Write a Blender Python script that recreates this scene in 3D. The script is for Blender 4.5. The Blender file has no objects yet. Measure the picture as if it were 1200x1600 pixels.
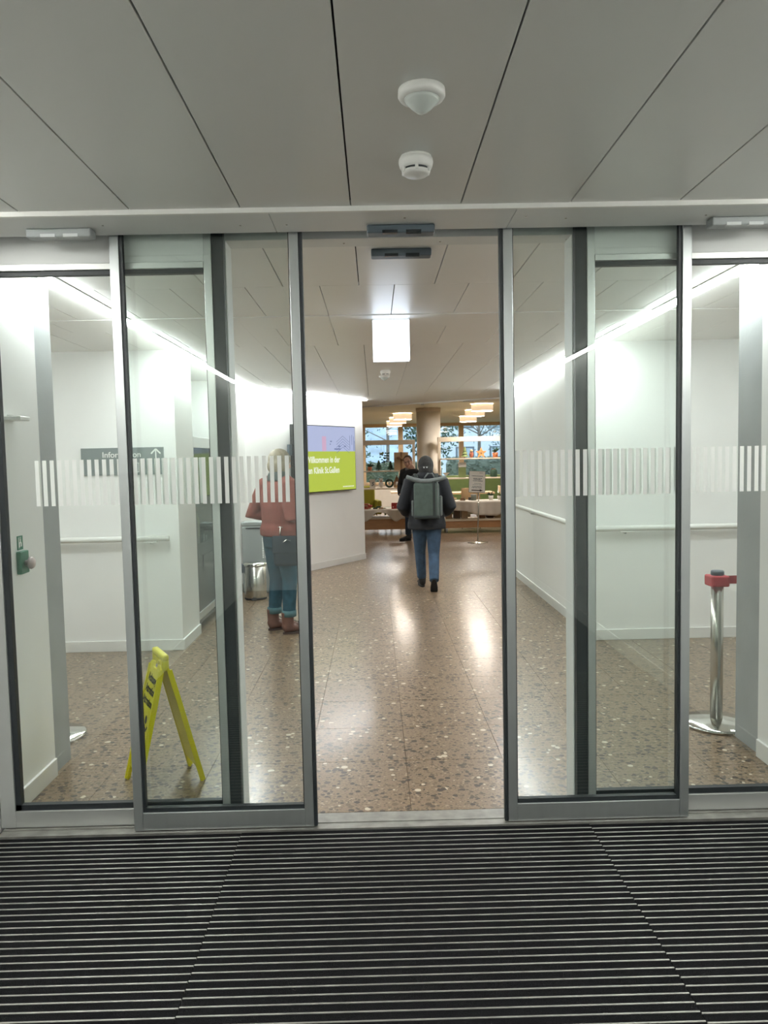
import bpy, bmesh, math, random
from mathutils import Vector, Matrix
random.seed(7)
S = bpy.context.scene
C = S.collection
R = math.radians

# ------------------------------------------------------------------ camera
cam = bpy.data.objects.new('camera', bpy.data.cameras.new('camera'))
C.objects.link(cam)
cam.data.sensor_fit = 'HORIZONTAL'; cam.data.sensor_width = 36.0; cam.data.lens = 36.0
cam.data.clip_start = 0.02; cam.data.clip_end = 300
cam.matrix_world = (Matrix.Translation((0, 0, 1.55)) @ Matrix.Rotation(R(-0.634), 4, 'Z')
                    @ Matrix.Rotation(R(90 - 3.876), 4, 'X') @ Matrix.Rotation(R(-1.2), 4, 'Z'))
S.camera = cam
# ------------------------------------------------------------------ view + world
S.view_settings.view_transform = 'Standard'; S.view_settings.look = 'None'
S.view_settings.exposure = 0.12; S.view_settings.gamma = 1.0
S.view_settings.use_curve_mapping = False
STRIP_IN, STRIP_VEST, SIGN_BOX, FOYER = 78.0, 74.0, 3.6, 82.0
W = bpy.data.worlds.new('overcast_sky'); S.world = W; W.use_nodes = True
bg = W.node_tree.nodes['Background']
bg.inputs['Color'].default_value = (0.77, 0.85, 0.94, 1); bg.inputs['Strength'].default_value = 3.4
try:
    S.cycles.use_denoising = True
    S.cycles.max_bounces = 14; S.cycles.diffuse_bounces = 5; S.cycles.transparent_max_bounces = 24
    S.cycles.glossy_bounces = 5; S.cycles.caustics_reflective = False; S.cycles.caustics_refractive = False
    S.cycles.sample_clamp_indirect = 6.0
except Exception:
    pass

# ------------------------------------------------------------------ materials
def lin(h):
    h = h.lstrip('#'); o = []
    for i in (0, 2, 4):
        c = int(h[i:i+2], 16) / 255
        o.append(c / 12.92 if c <= .04045 else ((c + .055) / 1.055) ** 2.4)
    return (*o, 1)
MATS = {}
def mat(name, hexc, rough=.6, metal=0., var=.06, scale=8., bump=0., bscale=60., spec=.5, coat=0., emit=None, est=0., stretch=None):
    if name in MATS: return MATS[name]
    m = bpy.data.materials.new(name); m.use_nodes = True
    nt = m.node_tree; b = nt.nodes['Principled BSDF']; N = nt.nodes.new; L = nt.links.new
    g = N('ShaderNodeNewGeometry'); src = g.outputs['Position']
    if stretch:
        mp = N('ShaderNodeMapping'); mp.inputs['Scale'].default_value = stretch; L(src, mp.inputs['Vector']); src = mp.outputs['Vector']
    n = N('ShaderNodeTexNoise'); n.inputs['Scale'].default_value = scale; n.inputs['Detail'].default_value = 4
    L(src, n.inputs['Vector'])
    r = N('ShaderNodeValToRGB'); c = lin(hexc)
    r.color_ramp.elements[0].position = .3; r.color_ramp.elements[1].position = .7
    r.color_ramp.elements[0].color = tuple(max(0, x * (1 - var)) for x in c[:3]) + (1,)
    r.color_ramp.elements[1].color = tuple(min(1, x * (1 + var)) for x in c[:3]) + (1,)
    L(n.outputs['Fac'], r.inputs['Fac']); L(r.outputs['Color'], b.inputs['Base Color'])
    b.inputs['Roughness'].default_value = rough; b.inputs['Metallic'].default_value = metal
    b.inputs['Specular IOR Level'].default_value = spec; b.inputs['Coat Weight'].default_value = coat
    b.inputs['Coat Roughness'].default_value = .08
    if bump:
        n2 = N('ShaderNodeTexNoise'); n2.inputs['Scale'].default_value = bscale; L(src, n2.inputs['Vector'])
        bp = N('ShaderNodeBump'); bp.inputs['Strength'].default_value = bump; bp.inputs['Distance'].default_value = .01
        L(n2.outputs['Fac'], bp.inputs['Height']); L(bp.outputs['Normal'], b.inputs['Normal'])
    if emit:
        b.inputs['Emission Color'].default_value = lin(emit); b.inputs['Emission Strength'].default_value = est
    MATS[name] = m
    return m
def glass(name, tint, fac=1.0, ior=1.5):
    m = bpy.data.materials.new(name); m.use_nodes = True; nt = m.node_tree
    nt.nodes.remove(nt.nodes['Principled BSDF']); N = nt.nodes.new; L = nt.links.new
    t = N('ShaderNodeBsdfTransparent'); t.inputs['Color'].default_value = tint
    gl = N('ShaderNodeBsdfGlossy'); gl.inputs['Roughness'].default_value = .0; gl.inputs['Color'].default_value = (.95, .98, .97, 1)
    fr = N('ShaderNodeFresnel'); ge = N('ShaderNodeNewGeometry'); mi = N('ShaderNodeMix')      # the pane does not bend light, so both faces use the air side curve
    mi.inputs[2].default_value = ior; mi.inputs[3].default_value = 1/ior; L(ge.outputs['Backfacing'], mi.inputs[0]); L(mi.outputs[0], fr.inputs['IOR'])
    mx = N('ShaderNodeMixShader'); L(fr.outputs[0], mx.inputs[0]); L(t.outputs[0], mx.inputs[1]); L(gl.outputs[0], mx.inputs[2])
    L(mx.outputs[0], nt.nodes['Material Output'].inputs['Surface'])
    return m
def terrazzo(joints=False):
    m = bpy.data.materials.new('polished_terrazzo' + ('_far' if joints else '')); m.use_nodes = True
    nt = m.node_tree; b = nt.nodes['Principled BSDF']; N = nt.nodes.new; L = nt.links.new
    g = N('ShaderNodeNewGeometry'); pos = g.outputs['Position']
    def layer(scale, thr, stops, base):
        mp = N('ShaderNodeMapping'); mp.inputs['Scale'].default_value = (1, 1, 1); L(pos, mp.inputs['Vector'])
        mp.inputs['Rotation'].default_value = (0, 0, scale)
        v = N('ShaderNodeTexVoronoi'); v.inputs['Scale'].default_value = scale; v.inputs['Randomness'].default_value = 1
        L(mp.outputs['Vector'], v.inputs['Vector'])
        sp = N('ShaderNodeSeparateColor'); L(v.outputs['Color'], sp.inputs['Color'])
        ramp = N('ShaderNodeValToRGB'); ramp.color_ramp.interpolation = 'CONSTANT'
        e = ramp.color_ramp.elements; e[0].position = 0; e[0].color = stops[0][1]
        e[1].position = stops[1][0]; e[1].color = stops[1][1]
        for p, c in stops[2:]:
            x = e.new(p); x.color = c
        L(sp.outputs[0], ramp.inputs['Fac'])
        # chip size varies from cell to cell
        mul = N('ShaderNodeMath'); mul.operation = 'MULTIPLY'; L(sp.outputs[1], mul.inputs[0]); mul.inputs[1].default_value = thr
        lt = N('ShaderNodeMath'); lt.operation = 'LESS_THAN'; L(v.outputs['Distance'], lt.inputs[0]); L(mul.outputs[0], lt.inputs[1])
        mix = N('ShaderNodeMix'); mix.data_type = 'RGBA'
        L(lt.outputs[0], mix.inputs[0]); L(base, mix.inputs[6]); L(ramp.outputs['Color'], mix.inputs[7])
        return mix.outputs[2]
    nz = N('ShaderNodeTexNoise'); nz.inputs['Scale'].default_value = 90; nz.inputs['Detail'].default_value = 3; L(pos, nz.inputs['Vector'])
    br = N('ShaderNodeValToRGB'); br.color_ramp.elements[0].color = lin('6a5945'); br.color_ramp.elements[1].color = lin('8d785f')
    br.color_ramp.elements[0].position = .3; br.color_ramp.elements[1].position = .7
    L(nz.outputs['Fac'], br.inputs['Fac'])
    D1, D2, D3, M1, L1 = lin('3a2f27'), lin('4a3c31'), lin('64523f'), lin('806b57'), lin('c4b8a2')
    c = layer(70, .62, [(0, D2), (.3, D3), (.6, M1), (.85, lin('9c8a74'))], br.outputs['Color'])
    c = layer(34, .60, [(0, D1), (.35, D2), (.6, D3), (.78, M1), (.93, L1)], c)
    L(c, b.inputs['Base Color'])
    if joints:
        sp = N('ShaderNodeSeparateXYZ'); L(pos, sp.inputs[0]); outs = []
        for ax, off in ((0, .13), (1, 3.87)):
            a = N('ShaderNodeMath'); a.operation = 'SUBTRACT'; L(sp.outputs[ax], a.inputs[0]); a.inputs[1].default_value = off
            d = N('ShaderNodeMath'); d.operation = 'DIVIDE'; L(a.outputs[0], d.inputs[0]); d.inputs[1].default_value = .4975
            f = N('ShaderNodeMath'); f.operation = 'FRACT'; L(d.outputs[0], f.inputs[0])
            s = N('ShaderNodeMath'); s.operation = 'LESS_THAN'; L(f.outputs[0], s.inputs[0]); s.inputs[1].default_value = .006; outs.append(s.outputs[0])
        mxm = N('ShaderNodeMath'); mxm.operation = 'MAXIMUM'; L(outs[0], mxm.inputs[0]); L(outs[1], mxm.inputs[1])
        mix = N('ShaderNodeMix'); mix.data_type = 'RGBA'; L(mxm.outputs[0], mix.inputs[0]); L(c, mix.inputs[6]); mix.inputs[7].default_value = lin('4a4038')
        L(mix.outputs[2], b.inputs['Base Color'])
    b.inputs['Roughness'].default_value = .34; b.inputs['Specular IOR Level'].default_value = .5
    b.inputs['Coat Weight'].default_value = .30; b.inputs['Coat Roughness'].default_value = .16
    return m
def emissive(name, hexc, st, base=None):
    m = bpy.data.materials.new(name); m.use_nodes = True; nt = m.node_tree; b = nt.nodes['Principled BSDF']
    b.inputs['Base Color'].default_value = lin(base or hexc); b.inputs['Roughness'].default_value = .4
    b.inputs['Emission Color'].default_value = lin(hexc); b.inputs['Emission Strength'].default_value = st
    return m

M_wall = mat('white_wall_paint', 'ebebe8', .75, var=.015, scale=3, bump=.03, bscale=250)
M_base = mat('white_baseboard', 'dededa', .5, var=.02)
M_pil = mat('grey_concrete_cladding', '9a9e9d', .7, var=.08, scale=6, bump=.08, bscale=40)
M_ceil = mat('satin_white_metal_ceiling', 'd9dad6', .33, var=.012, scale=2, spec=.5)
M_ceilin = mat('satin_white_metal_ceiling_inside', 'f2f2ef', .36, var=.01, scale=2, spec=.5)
M_gap = mat('dark_ceiling_void', '2b2d2e', .9)
M_alu = mat('anodised_aluminium', 'bfc4c4', .33, metal=.85, var=.03, scale=30, stretch=(1, 1, .05))
M_aluw = mat('powder_coated_light_grey', 'e3e5e3', .45, var=.015)
M_aluf = mat('satin_aluminium_frame', 'cbcdcb', .36, metal=.7, var=.02)
M_rub = mat('black_rubber_seal', '1c2225', .55, var=.1)
M_dsens = mat('dark_grey_plastic', '47525a', .4, var=.04)
M_lsens = mat('light_grey_plastic', '9da2a2', .4, var=.03)
M_white = mat('white_plastic', 'eeeeea', .35, var=.01)
M_film = mat('white_etched_film', 'f4f5f2', .8, var=.01)
_nt = M_film.node_tree; _tr = _nt.nodes.new('ShaderNodeBsdfTranslucent'); _tr.inputs['Color'].default_value = (.9, .92, .9, 1)
_mx = _nt.nodes.new('ShaderNodeMixShader'); _mx.inputs[0].default_value = .45
_nt.links.new(_nt.nodes['Principled BSDF'].outputs[0], _mx.inputs[1]); _nt.links.new(_tr.outputs[0], _mx.inputs[2]); _nt.links.new(_mx.outputs[0], _nt.nodes['Material Output'].inputs['Surface'])
M_glass = glass('clear_greenish_glass', (.945, .975, .960, 1), ior=1.6)
M_wglass = glass('window_glass', (.93, .96, .97, 1))
M_ter = terrazzo(); M_terf = terrazzo(True)
M_grout = mat('dark_joint_filler', '5a4d40', .8)
M_carpet = mat('charcoal_ribbed_carpet', '18181a', 1., var=.4, scale=260, bump=.8, bscale=500, spec=.1)
M_rail = mat('worn_aluminium_rail', '96958f', .45, metal=.6, var=.22, scale=14)
M_steel = mat('brushed_stainless_steel', 'c3c2ba', .24, metal=1., var=.05, scale=40, stretch=(1, 1, .05))
M_chrome = mat('polished_chrome', 'd5d5cf', .12, metal=1., var=.02)
M_red = mat('red_belt', 'a8323c', .55, var=.06)
M_yel = mat('yellow_sign_plastic', 'd9cc0c', .42, var=.04)
M_black = mat('matt_black_print', '141414', .6)
M_strip = emissive('led_strip_diffuser', 'f8fbfc', STRIP_IN)
M_stripv = emissive('led_strip_diffuser_vestibule', 'fafbf6', STRIP_VEST)
M_signbox = emissive('lit_sign_box_face', 'e2efff', SIGN_BOX)
M_drum = emissive('pendant_diffuser', 'fff4e8', FOYER)
M_wood = mat('light_oak', 'b98d63', .5, var=.12, scale=12, stretch=(.6, 6, 6))
M_woodp = mat('pale_beech', 'd8bd97', .5, var=.08, scale=12, stretch=(.6, 6, 6))
M_cream = mat('cream_lacquer', 'd9cdb8', .5, var=.02)
M_beige = mat('beige_plaster', 'e4ded3', .8, var=.03)
M_olive = mat('pale_olive_ceiling', 'dfdccb', .6, var=.02)

# ------------------------------------------------------------------ helpers
def tag(o, label=None, cat=None, group=None, kind=None):
    if label: o['label'] = label
    if cat: o['category'] = cat
    if group: o['group'] = group
    if kind: o['kind'] = kind
    return o
def empty(name, loc=(0, 0, 0), rz=0):
    o = bpy.data.objects.new(name, None); C.objects.link(o)
    o.location = loc; o.rotation_euler = (0, 0, rz); o.empty_display_size = .1
    return o
def thing(name, label, cat, loc=(0, 0, 0), rz=0, group=None, kind=None):
    return tag(empty(name, loc, rz), label, cat, group, kind)
def obj(name, bm, m, parent=None, smooth=False, loc=None):
    me = bpy.data.meshes.new(name)
    if isinstance(bm, bmesh.types.BMesh):
        bmesh.ops.recalc_face_normals(bm, faces=bm.faces[:]); bm.to_mesh(me); bm.free()
    else:
        me = bm
    if smooth:
        for p in me.polygons: p.use_smooth = True
    if m is not None and not me.materials: me.materials.append(m)
    o = bpy.data.objects.new(name, me); C.objects.link(o)
    if parent: o.parent = parent
    if loc: o.location = loc
    return o
def inst(name, me, parent=None, loc=(0, 0, 0), rot=(0, 0, 0), scale=(1, 1, 1)):
    o = bpy.data.objects.new(name, me); C.objects.link(o)
    o.parent = parent; o.location = loc; o.rotation_euler = rot; o.scale = scale
    return o
def NB(): return bmesh.new()
def bx(bm, x0, x1, y0, y1, z0, z1, bev=0, seg=2, M=None):
    v = [bm.verts.new(p) for p in ((x0,y0,z0),(x1,y0,z0),(x1,y1,z0),(x0,y1,z0),(x0,y0,z1),(x1,y0,z1),(x1,y1,z1),(x0,y1,z1))]
    fs = [bm.faces.new([v[i] for i in f]) for f in ((3,2,1,0),(4,5,6,7),(0,1,5,4),(1,2,6,5),(2,3,7,6),(3,0,4,7))]
    vs = set(v)
    if bev:
        es = list({e for f in fs for e in f.edges})
        r = bmesh.ops.bevel(bm, geom=es, offset=bev, segments=seg, profile=.5, affect='EDGES')
        vs = {w for f in r['faces'] for w in f.verts} | {w for w in v if w.is_valid}
    if M is not None:
        bmesh.ops.transform(bm, matrix=M, verts=[w for w in vs if w.is_valid])
    return bm
def box(name, x0, x1, y0, y1, z0, z1, m, parent=None, bev=0, M=None):
    return obj(name, bx(NB(), x0, x1, y0, y1, z0, z1, bev, M=M), m, parent)
def lathe(bm, prof, n=32, c=(0, 0, 0), a0=0):
    rings = []
    for r, z in prof:
        if r < 1e-6: rings.append([bm.verts.new((c[0], c[1], c[2] + z))])
        else: rings.append([bm.verts.new((c[0] + r*math.cos(a0+2*math.pi*i/n), c[1] + r*math.sin(a0+2*math.pi*i/n), c[2] + z)) for i in range(n)])
    for a, b in zip(rings, rings[1:]):
        for i in range(n):
            j = (i+1) % n
            if len(a) == 1 and len(b) == 1: continue
            if len(a) == 1: bm.faces.new((a[0], b[j], b[i]))
            elif len(b) == 1: bm.faces.new((a[i], a[j], b[0]))
            else: bm.faces.new((a[i], a[j], b[j], b[i]))
    for rg, first in ((rings[0], 1), (rings[-1], 0)):
        if len(rg) > 1: bm.faces.new(rg[::-1] if first else rg)
    return bm
def tube(bm, pts, radii, right=(1, 0, 0), n=14):
    pts = [Vector(p) for p in pts]; rings = []
    for i, p in enumerate(pts):
        a = pts[max(0, i-1)]; b = pts[min(len(pts)-1, i+1)]
        t = (b - a).normalized(); r = Vector(right); r = r - r.dot(t)*t
        if r.length < 1e-3: r = Vector((0, 1, 0)) - t*t.y
        r.normalize(); f = t.cross(r)
        ra, rb = radii[i] if isinstance(radii[i], (tuple, list)) else (radii[i], radii[i])
        rings.append([bm.verts.new(p + r*ra*math.cos(2*math.pi*k/n) + f*rb*math.sin(2*math.pi*k/n)) for k in range(n)])
    for a, b in zip(rings, rings[1:]):
        for k in range(n): bm.faces.new((a[k], a[(k+1) % n], b[(k+1) % n], b[k]))
    bm.faces.new(rings[0][::-1]); bm.faces.new(rings[-1])
    return bm
def ball(bm, c, r, u=16, v=10):
    if not isinstance(r, (tuple, list)): r = (r, r, r)
    bmesh.ops.create_uvsphere(bm, u_segments=u, v_segments=v, radius=1,
                              matrix=Matrix.Translation(c) @ Matrix.Diagonal((*r, 1)))
    return bm
def prism(bm, poly, y0, y1, M=None):      # polygon in XZ, extruded along Y
    a = [bm.verts.new((x, y0, z)) for x, z in poly]; b = [bm.verts.new((x, y1, z)) for x, z in poly]
    bm.faces.new(a); bm.faces.new(b[::-1]); n = len(poly)
    for i in range(n): bm.faces.new((a[i], b[i], b[(i+1) % n], a[(i+1) % n]))
    if M is not None: bmesh.ops.transform(bm, matrix=M, verts=a+b)
    return bm
def slab(bm, poly, z0, z1):               # polygon in XY, extruded along Z
    a = [bm.verts.new((x, y, z0)) for x, y in poly]; b = [bm.verts.new((x, y, z1)) for x, y in poly]
    bm.faces.new(a[::-1]); bm.faces.new(b); n = len(poly)
    for i in range(n): bm.faces.new((a[i], a[(i+1) % n], b[(i+1) % n], b[i]))
    return bm
def baked(name, bm, m, parent, voxel=.012, smooth_it=5, smooth_f=.5):
    """one continuous surface out of overlapping closed shells"""
    o = obj(name, bm, m, None)
    r = o.modifiers.new('r', 'REMESH'); r.mode = 'VOXEL'; r.voxel_size = voxel; r.use_smooth_shade = True
    s = o.modifiers.new('s', 'SMOOTH'); s.factor = smooth_f; s.iterations = smooth_it
    dg = bpy.context.evaluated_depsgraph_get(); dg.update()
    me = bpy.data.meshes.new_from_object(o.evaluated_get(dg))
    for p in me.polygons: p.use_smooth = True
    me.materials.clear(); me.materials.append(m)
    bpy.data.objects.remove(o)
    me.name = name
    n = bpy.data.objects.new(name, me); C.objects.link(n); n.parent = parent
    return n
def text(name, body, size, m, parent, loc, rot=(R(90), 0, 0), align='LEFT', ext=.0006, sx=1.0, bold=0.0):
    cu = bpy.data.curves.new(name, 'FONT'); cu.body = body; cu.size = size; cu.extrude = ext; cu.align_x = align; cu.offset = bold
    o = bpy.data.objects.new(name, cu); C.objects.link(o)
    dg = bpy.context.evaluated_depsgraph_get(); dg.update()
    me = bpy.data.meshes.new_from_object(o.evaluated_get(dg)); bpy.data.objects.remove(o)
    me.materials.clear(); me.materials.append(m)
    t = bpy.data.objects.new(name, me); C.objects.link(t); t.parent = parent
    t.location = loc; t.rotation_euler = rot; t.scale = (sx, 1, 1)
    return t

XL, XR, ZC = -1.64, 1.93, 2.482          # vestibule walls and ceiling height
# ================================================================== STRUCTURE
# ---- floors
fl = tag(empty('floor'), 'polished brown terrazzo tiled floor inside the building', 'floor', kind='structure')
P = .4975; TX = [.13 + P*k for k in range(-6, 7)]; TY = [3.30] + [3.87 + P*k for k in range(0, 11)]
box('joint_bed', TX[0], TX[-1], TY[0], TY[-1], -.06, -.004, M_grout, fl)
tile_me = {}
def tile_mesh(w, h):
    k = (round(w, 3), round(h, 3))
    if k not in tile_me:
        me = bpy.data.meshes.new('tile'); b = bx(NB(), 0, w, 0, h, -.03, 0, .0005, 1); b.to_mesh(me); b.free(); me.materials.append(M_ter); tile_me[k] = me
    return tile_me[k]
for i in range(len(TX)-1):
    for j in range(len(TY)-1):
        inst('tile', tile_mesh(TX[i+1]-TX[i]-.0018, TY[j+1]-TY[j]-.0018), fl, (TX[i]+.0009, TY[j]+.0009, 0))
def rest(name, x0, x1, y0, y1): tag(box(name, x0, x1, y0, y1, -.06, 0, M_terf, fl), kind='stuff')
rest('distant_tiles', -7, 9, TY[-1], 24); rest('distant_tiles', -7, TX[0], 3.3, TY[-1]); rest('distant_tiles', TX[-1], 9, 3.3, TY[-1])
vf = tag(box('floor', -2.4, 2.6, -3.2, 3.30, -.08, -.022, mat('mat_well_concrete', '2c2c2e', .9)), 'dark recessed floor of the entrance vestibule under the mat', 'floor', kind='structure')

# ---- walls
def wall(name, label, *b, m=M_wall):
    return tag(box(name, *b, m), label, 'wall', kind='structure')
wall('wall_left', 'white left side wall of the entrance vestibule', -1.9, XL, -3.0, 3.80, -.02, 2.75)
wall('wall_right', 'white right side wall of the entrance vestibule', XR, 2.2, -3.0, 3.82, -.02, 2.75)
wall('wall_rear', 'plain white wall closing the vestibule behind the viewer', -1.9, 2.2, -3.2, -3.0, -.02, 2.75)
wall('wall_left', 'narrow grey clad end of the left return wall', -1.89, XL-.008, 3.80, 4.01, 0, 2.75, m=M_pil)
wall('wall_right', 'narrow grey clad end of the right return wall', XR+.012, 2.19, 3.82, 4.09, 0, 2.75, m=M_pil)
wall('wall_front', 'white wall under the information sign with a handrail', -4.5, -1.63, 6.36, 6.62, 0, 2.75)
wall('wall_left', 'white wall pier beside the drinks vending machine', -2.5, -1.632, 6.62, 6.97, 0, 2.75)
wall('wall_left', 'recessed back wall of the vending machine niche', -2.75, -2.5, 6.62, 8.95, 0, 2.75)
wall('wall_left', 'white corridor wall behind the waste bins', -2.5, -1.632, 8.75, 9.75, 0, 2.75)
b = slab(NB(), [(-1.632, 9.75), (-.175, 12.06), (-.33, 12.16), (-1.632, 10.06)], 0, 2.75)
tag(obj('wall_left', b, M_wall), 'white angled wall carrying the large screen', 'wall', kind='structure')
wall('wall_front', 'white wall with handrail to the right of the corridor mouth', 1.82, 4.6, 6.36, 6.62, 0, 2.75)
wall('wall_right', 'long white right corridor wall with handrail', 1.82, 2.06, 6.62, 10.6, 0, 2.75)
wall('wall_left', 'far end wall of the left side passage', -4.7, -4.5, 3.3, 6.62, 0, 2.75)
wall('wall_right', 'far end wall of the right side passage', 4.6, 4.8, 3.3, 6.62, 0, 2.75)
wall('wall_rear', 'outer wall of the left side passage', -4.7, -1.89, 3.2, 3.36, 0, 2.75)
wall('wall_rear', 'outer wall of the right side passage', 2.19, 4.8, 3.2, 3.36, 0, 2.75)
wall('wall_left', 'beige left wall of the foyer', -7.2, -7, 8.95, 24.2, 0, 2.9, m=M_beige)
wall('wall_right', 'beige right wall of the foyer', 9, 9.2, 6.6, 24.2, 0, 2.9, m=M_beige)
wall('wall_rear', 'beige wall closing the foyer left of the corridor', -7.2, -2.5, 8.75, 8.95, 0, 2.9, m=M_beige)
wall('wall_rear', 'beige wall closing the foyer right of the corridor', 2.06, 9.2, 6.62, 6.8, 0, 2.9, m=M_beige)

# ---- baseboards
def baseb(name, label, *b): tag(box(name, *b, M_base, bev=.003), label, 'baseboard', kind='structure')
baseb('baseboard_left', 'white skirting along the left return wall', XL, XL+.014, 3.30, 3.79, 0, .09)
baseb('baseboard_left', 'white skirting along the left vestibule wall', XL, XL+.014, -2.9, 3.12, -.02, .09)
baseb('baseboard_right', 'white skirting along the right vestibule wall', XR-.014, XR, -2.9, 3.12, -.02, .09)
baseb('baseboard_right', 'white skirting along the right return wall', XR-.014, XR, 3.30, 3.81, 0, .09)
baseb('baseboard_front', 'white skirting under the information sign wall', -4.5, -1.62, 6.346, 6.36, 0, .09)
baseb('baseboard_left', 'white skirting on the pier beside the vending machine', -1.632, -1.618, 6.36, 6.97, 0, .09)
baseb('baseboard_left', 'white skirting behind the waste bins', -1.632, -1.618, 8.75, 9.75, 0, .09)
baseb('baseboard_front', 'white skirting on the wall right of the corridor mouth', 1.806, 4.6, 6.346, 6.36, 0, .09)
baseb('baseboard_right', 'white skirting along the right corridor wall', 1.806, 1.82, 6.36, 10.6, 0, .09)
b = slab(NB(), [(-1.632, 9.75), (-.175, 12.06), (-.163, 12.053), (-1.62, 9.743)], 0, .09)
tag(obj('baseboard_left', b, M_base), 'white skirting along the angled screen wall', 'baseboard', kind='structure')

# ---- ceilings with individual metal panels
def ceiling(label, rows, void, z=ZC, m=M_ceil):
    c = tag(empty('ceiling'), label, 'ceiling', kind='structure')
    obj('void', slab(NB(), void, z+.022, z+.2), M_gap, c)
    for (y0, y1, x0, x1, off, pitch, gap, dz) in rows:
        k0 = math.floor((x0-off)/pitch); xs = [x0] + [off+pitch*k for k in range(k0, k0+60) if x0+.03 < off+pitch*k < x1-.03] + [x1]
        for a, d in zip(xs, xs[1:]):
            box('panel', a+gap/2, d-gap/2, y0+.001, y1-.001, z-dz, z+.02, m, c, bev=.0012)
    return c
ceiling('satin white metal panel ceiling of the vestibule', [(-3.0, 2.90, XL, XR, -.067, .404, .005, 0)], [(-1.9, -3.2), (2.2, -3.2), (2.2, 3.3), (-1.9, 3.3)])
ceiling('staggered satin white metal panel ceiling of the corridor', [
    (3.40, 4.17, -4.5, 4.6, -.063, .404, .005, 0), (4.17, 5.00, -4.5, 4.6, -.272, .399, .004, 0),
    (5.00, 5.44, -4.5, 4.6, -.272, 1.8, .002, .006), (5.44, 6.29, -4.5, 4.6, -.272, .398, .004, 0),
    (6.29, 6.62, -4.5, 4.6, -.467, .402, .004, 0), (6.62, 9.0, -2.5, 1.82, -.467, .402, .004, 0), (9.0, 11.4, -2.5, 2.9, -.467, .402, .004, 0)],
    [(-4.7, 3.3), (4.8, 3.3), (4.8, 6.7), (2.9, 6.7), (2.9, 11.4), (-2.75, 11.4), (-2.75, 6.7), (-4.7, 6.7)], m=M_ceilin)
cc = tag(obj('ceiling', slab(NB(), [(-2.5, 11.4), (2.9, 11.4), (-.45, 13.55), (-2.5, 13.55)], ZC, ZC+.2), M_ceilin), 'slanting white edge of the corridor ceiling towards the foyer', 'ceiling', kind='structure')
tag(obj('trim_1', slab(NB(), [(2.9, 11.4), (2.92, 11.43), (-.43, 13.58), (-.45, 13.55)], ZC-.02, ZC+.2), M_white), 'thin white trim along the slanting ceiling edge', 'trim', kind='structure')
tag(box('ceiling', -7.2, 9.2, 6.6, 24.3, 2.66, 2.9, M_olive), 'pale olive foyer ceiling', 'ceiling', kind='structure')
tag(box('ceiling', -8, 10, -3.4, 24.3, 2.92, 3.1, M_gap), 'unseen slab added to keep sky light out of the entrance and foyer', 'roof', kind='structure')  # added above the ceilings to stop light leaking in

# ---- entrance mat : rails and carpet strips
mt = thing('entrance_mat', 'dark ribbed entrance mat with thin aluminium rails in front of the sliding doors', 'mat')
box('base', XL+.01, XR-.01, .9, 3.142, -.022, -.012, M_rub, mt)
segs = [(XL+.012, -.5935), (-.592, .8735), (.875, XR-.012)]
for si, (a, d) in enumerate(segs):
    rm = bpy.data.meshes.new('rail'); q = bx(NB(), a, d, -.0028, .0028, -.012, .0015, .001, 1); q.to_mesh(rm); q.free(); rm.materials.append(M_rail)
    sm = bpy.data.meshes.new('carpet_strip'); q = bx(NB(), a, d, .0030, .0340, -.012, -.0008); q.to_mesh(sm); q.free(); sm.materials.append(M_carpet)
    y = 3.098 + (0, .004, -.003)[si]
    while y > .95:
        inst('rail', rm, mt, (0, y, 0)); inst('carpet_strip', sm, mt, (0, y, 0)); y -= .037

# ---- header casing over the doors
hd = tag(empty('trim_2'), 'long light grey drive casing over the sliding doors', 'door header', kind='structure')
for k, (a, d) in enumerate(((XL, -.372), (-.37, .548), (.55, XR))):
    box('cover_panel', a, d, 2.905, 3.15, 2.468, 2.60, M_aluw, hd, bev=.002)
box('edge_strip', XL, XR, 2.888, 2.904, 2.464, 2.60, M_white, hd, bev=.001)
box('brush_seal', XL, XR, 3.15, 3.158, 2.474, 2.60, M_rub, hd)
box('track_void', XL, XR, 3.15, 3.30, 2.555, 2.60, M_rub, hd)
for k, (a, d) in enumerate(((XL, -.61), (-.61, .86), (.86, XR))):
    box('inner_cover', a, d-.001, 3.275, 3.397, 2.474, 2.60, M_aluw, hd, bev=.002)
sc = bpy.data.meshes.new('screw'); q = lathe(NB(), [(.0045, 0), (.0045, -.002), (0, -.0028)], 10); q.to_mesh(sc); q.free(); sc.materials.append(M_chrome)
for x, y, z in ((-1.02, 3.02, 2.468), (-.50, 3.05, 2.468), (-.32, 3.05, 2.468), (.135, 2.99, 2.468), (.60, 3.0, 2.468), (.76, 3.03, 2.468), (1.30, 3.02, 2.468), (-.11, 3.34, 2.474), (.30, 3.34, 2.474), (.84, 3.34, 2.474)):
    inst('screw', sc, hd, (x, y, z))
# threshold
th = tag(empty('trim_3'), 'grooved aluminium threshold strip under the doors', 'threshold', kind='structure')
for y0, y1, z in ((3.146, 3.162, .003), (3.163, 3.200, .001), (3.201, 3.216, .004), (3.217, 3.295, .001)):
    box('bar', XL+.02, XR-.02, y0, y1, -.02, z, M_rail, th)

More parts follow.
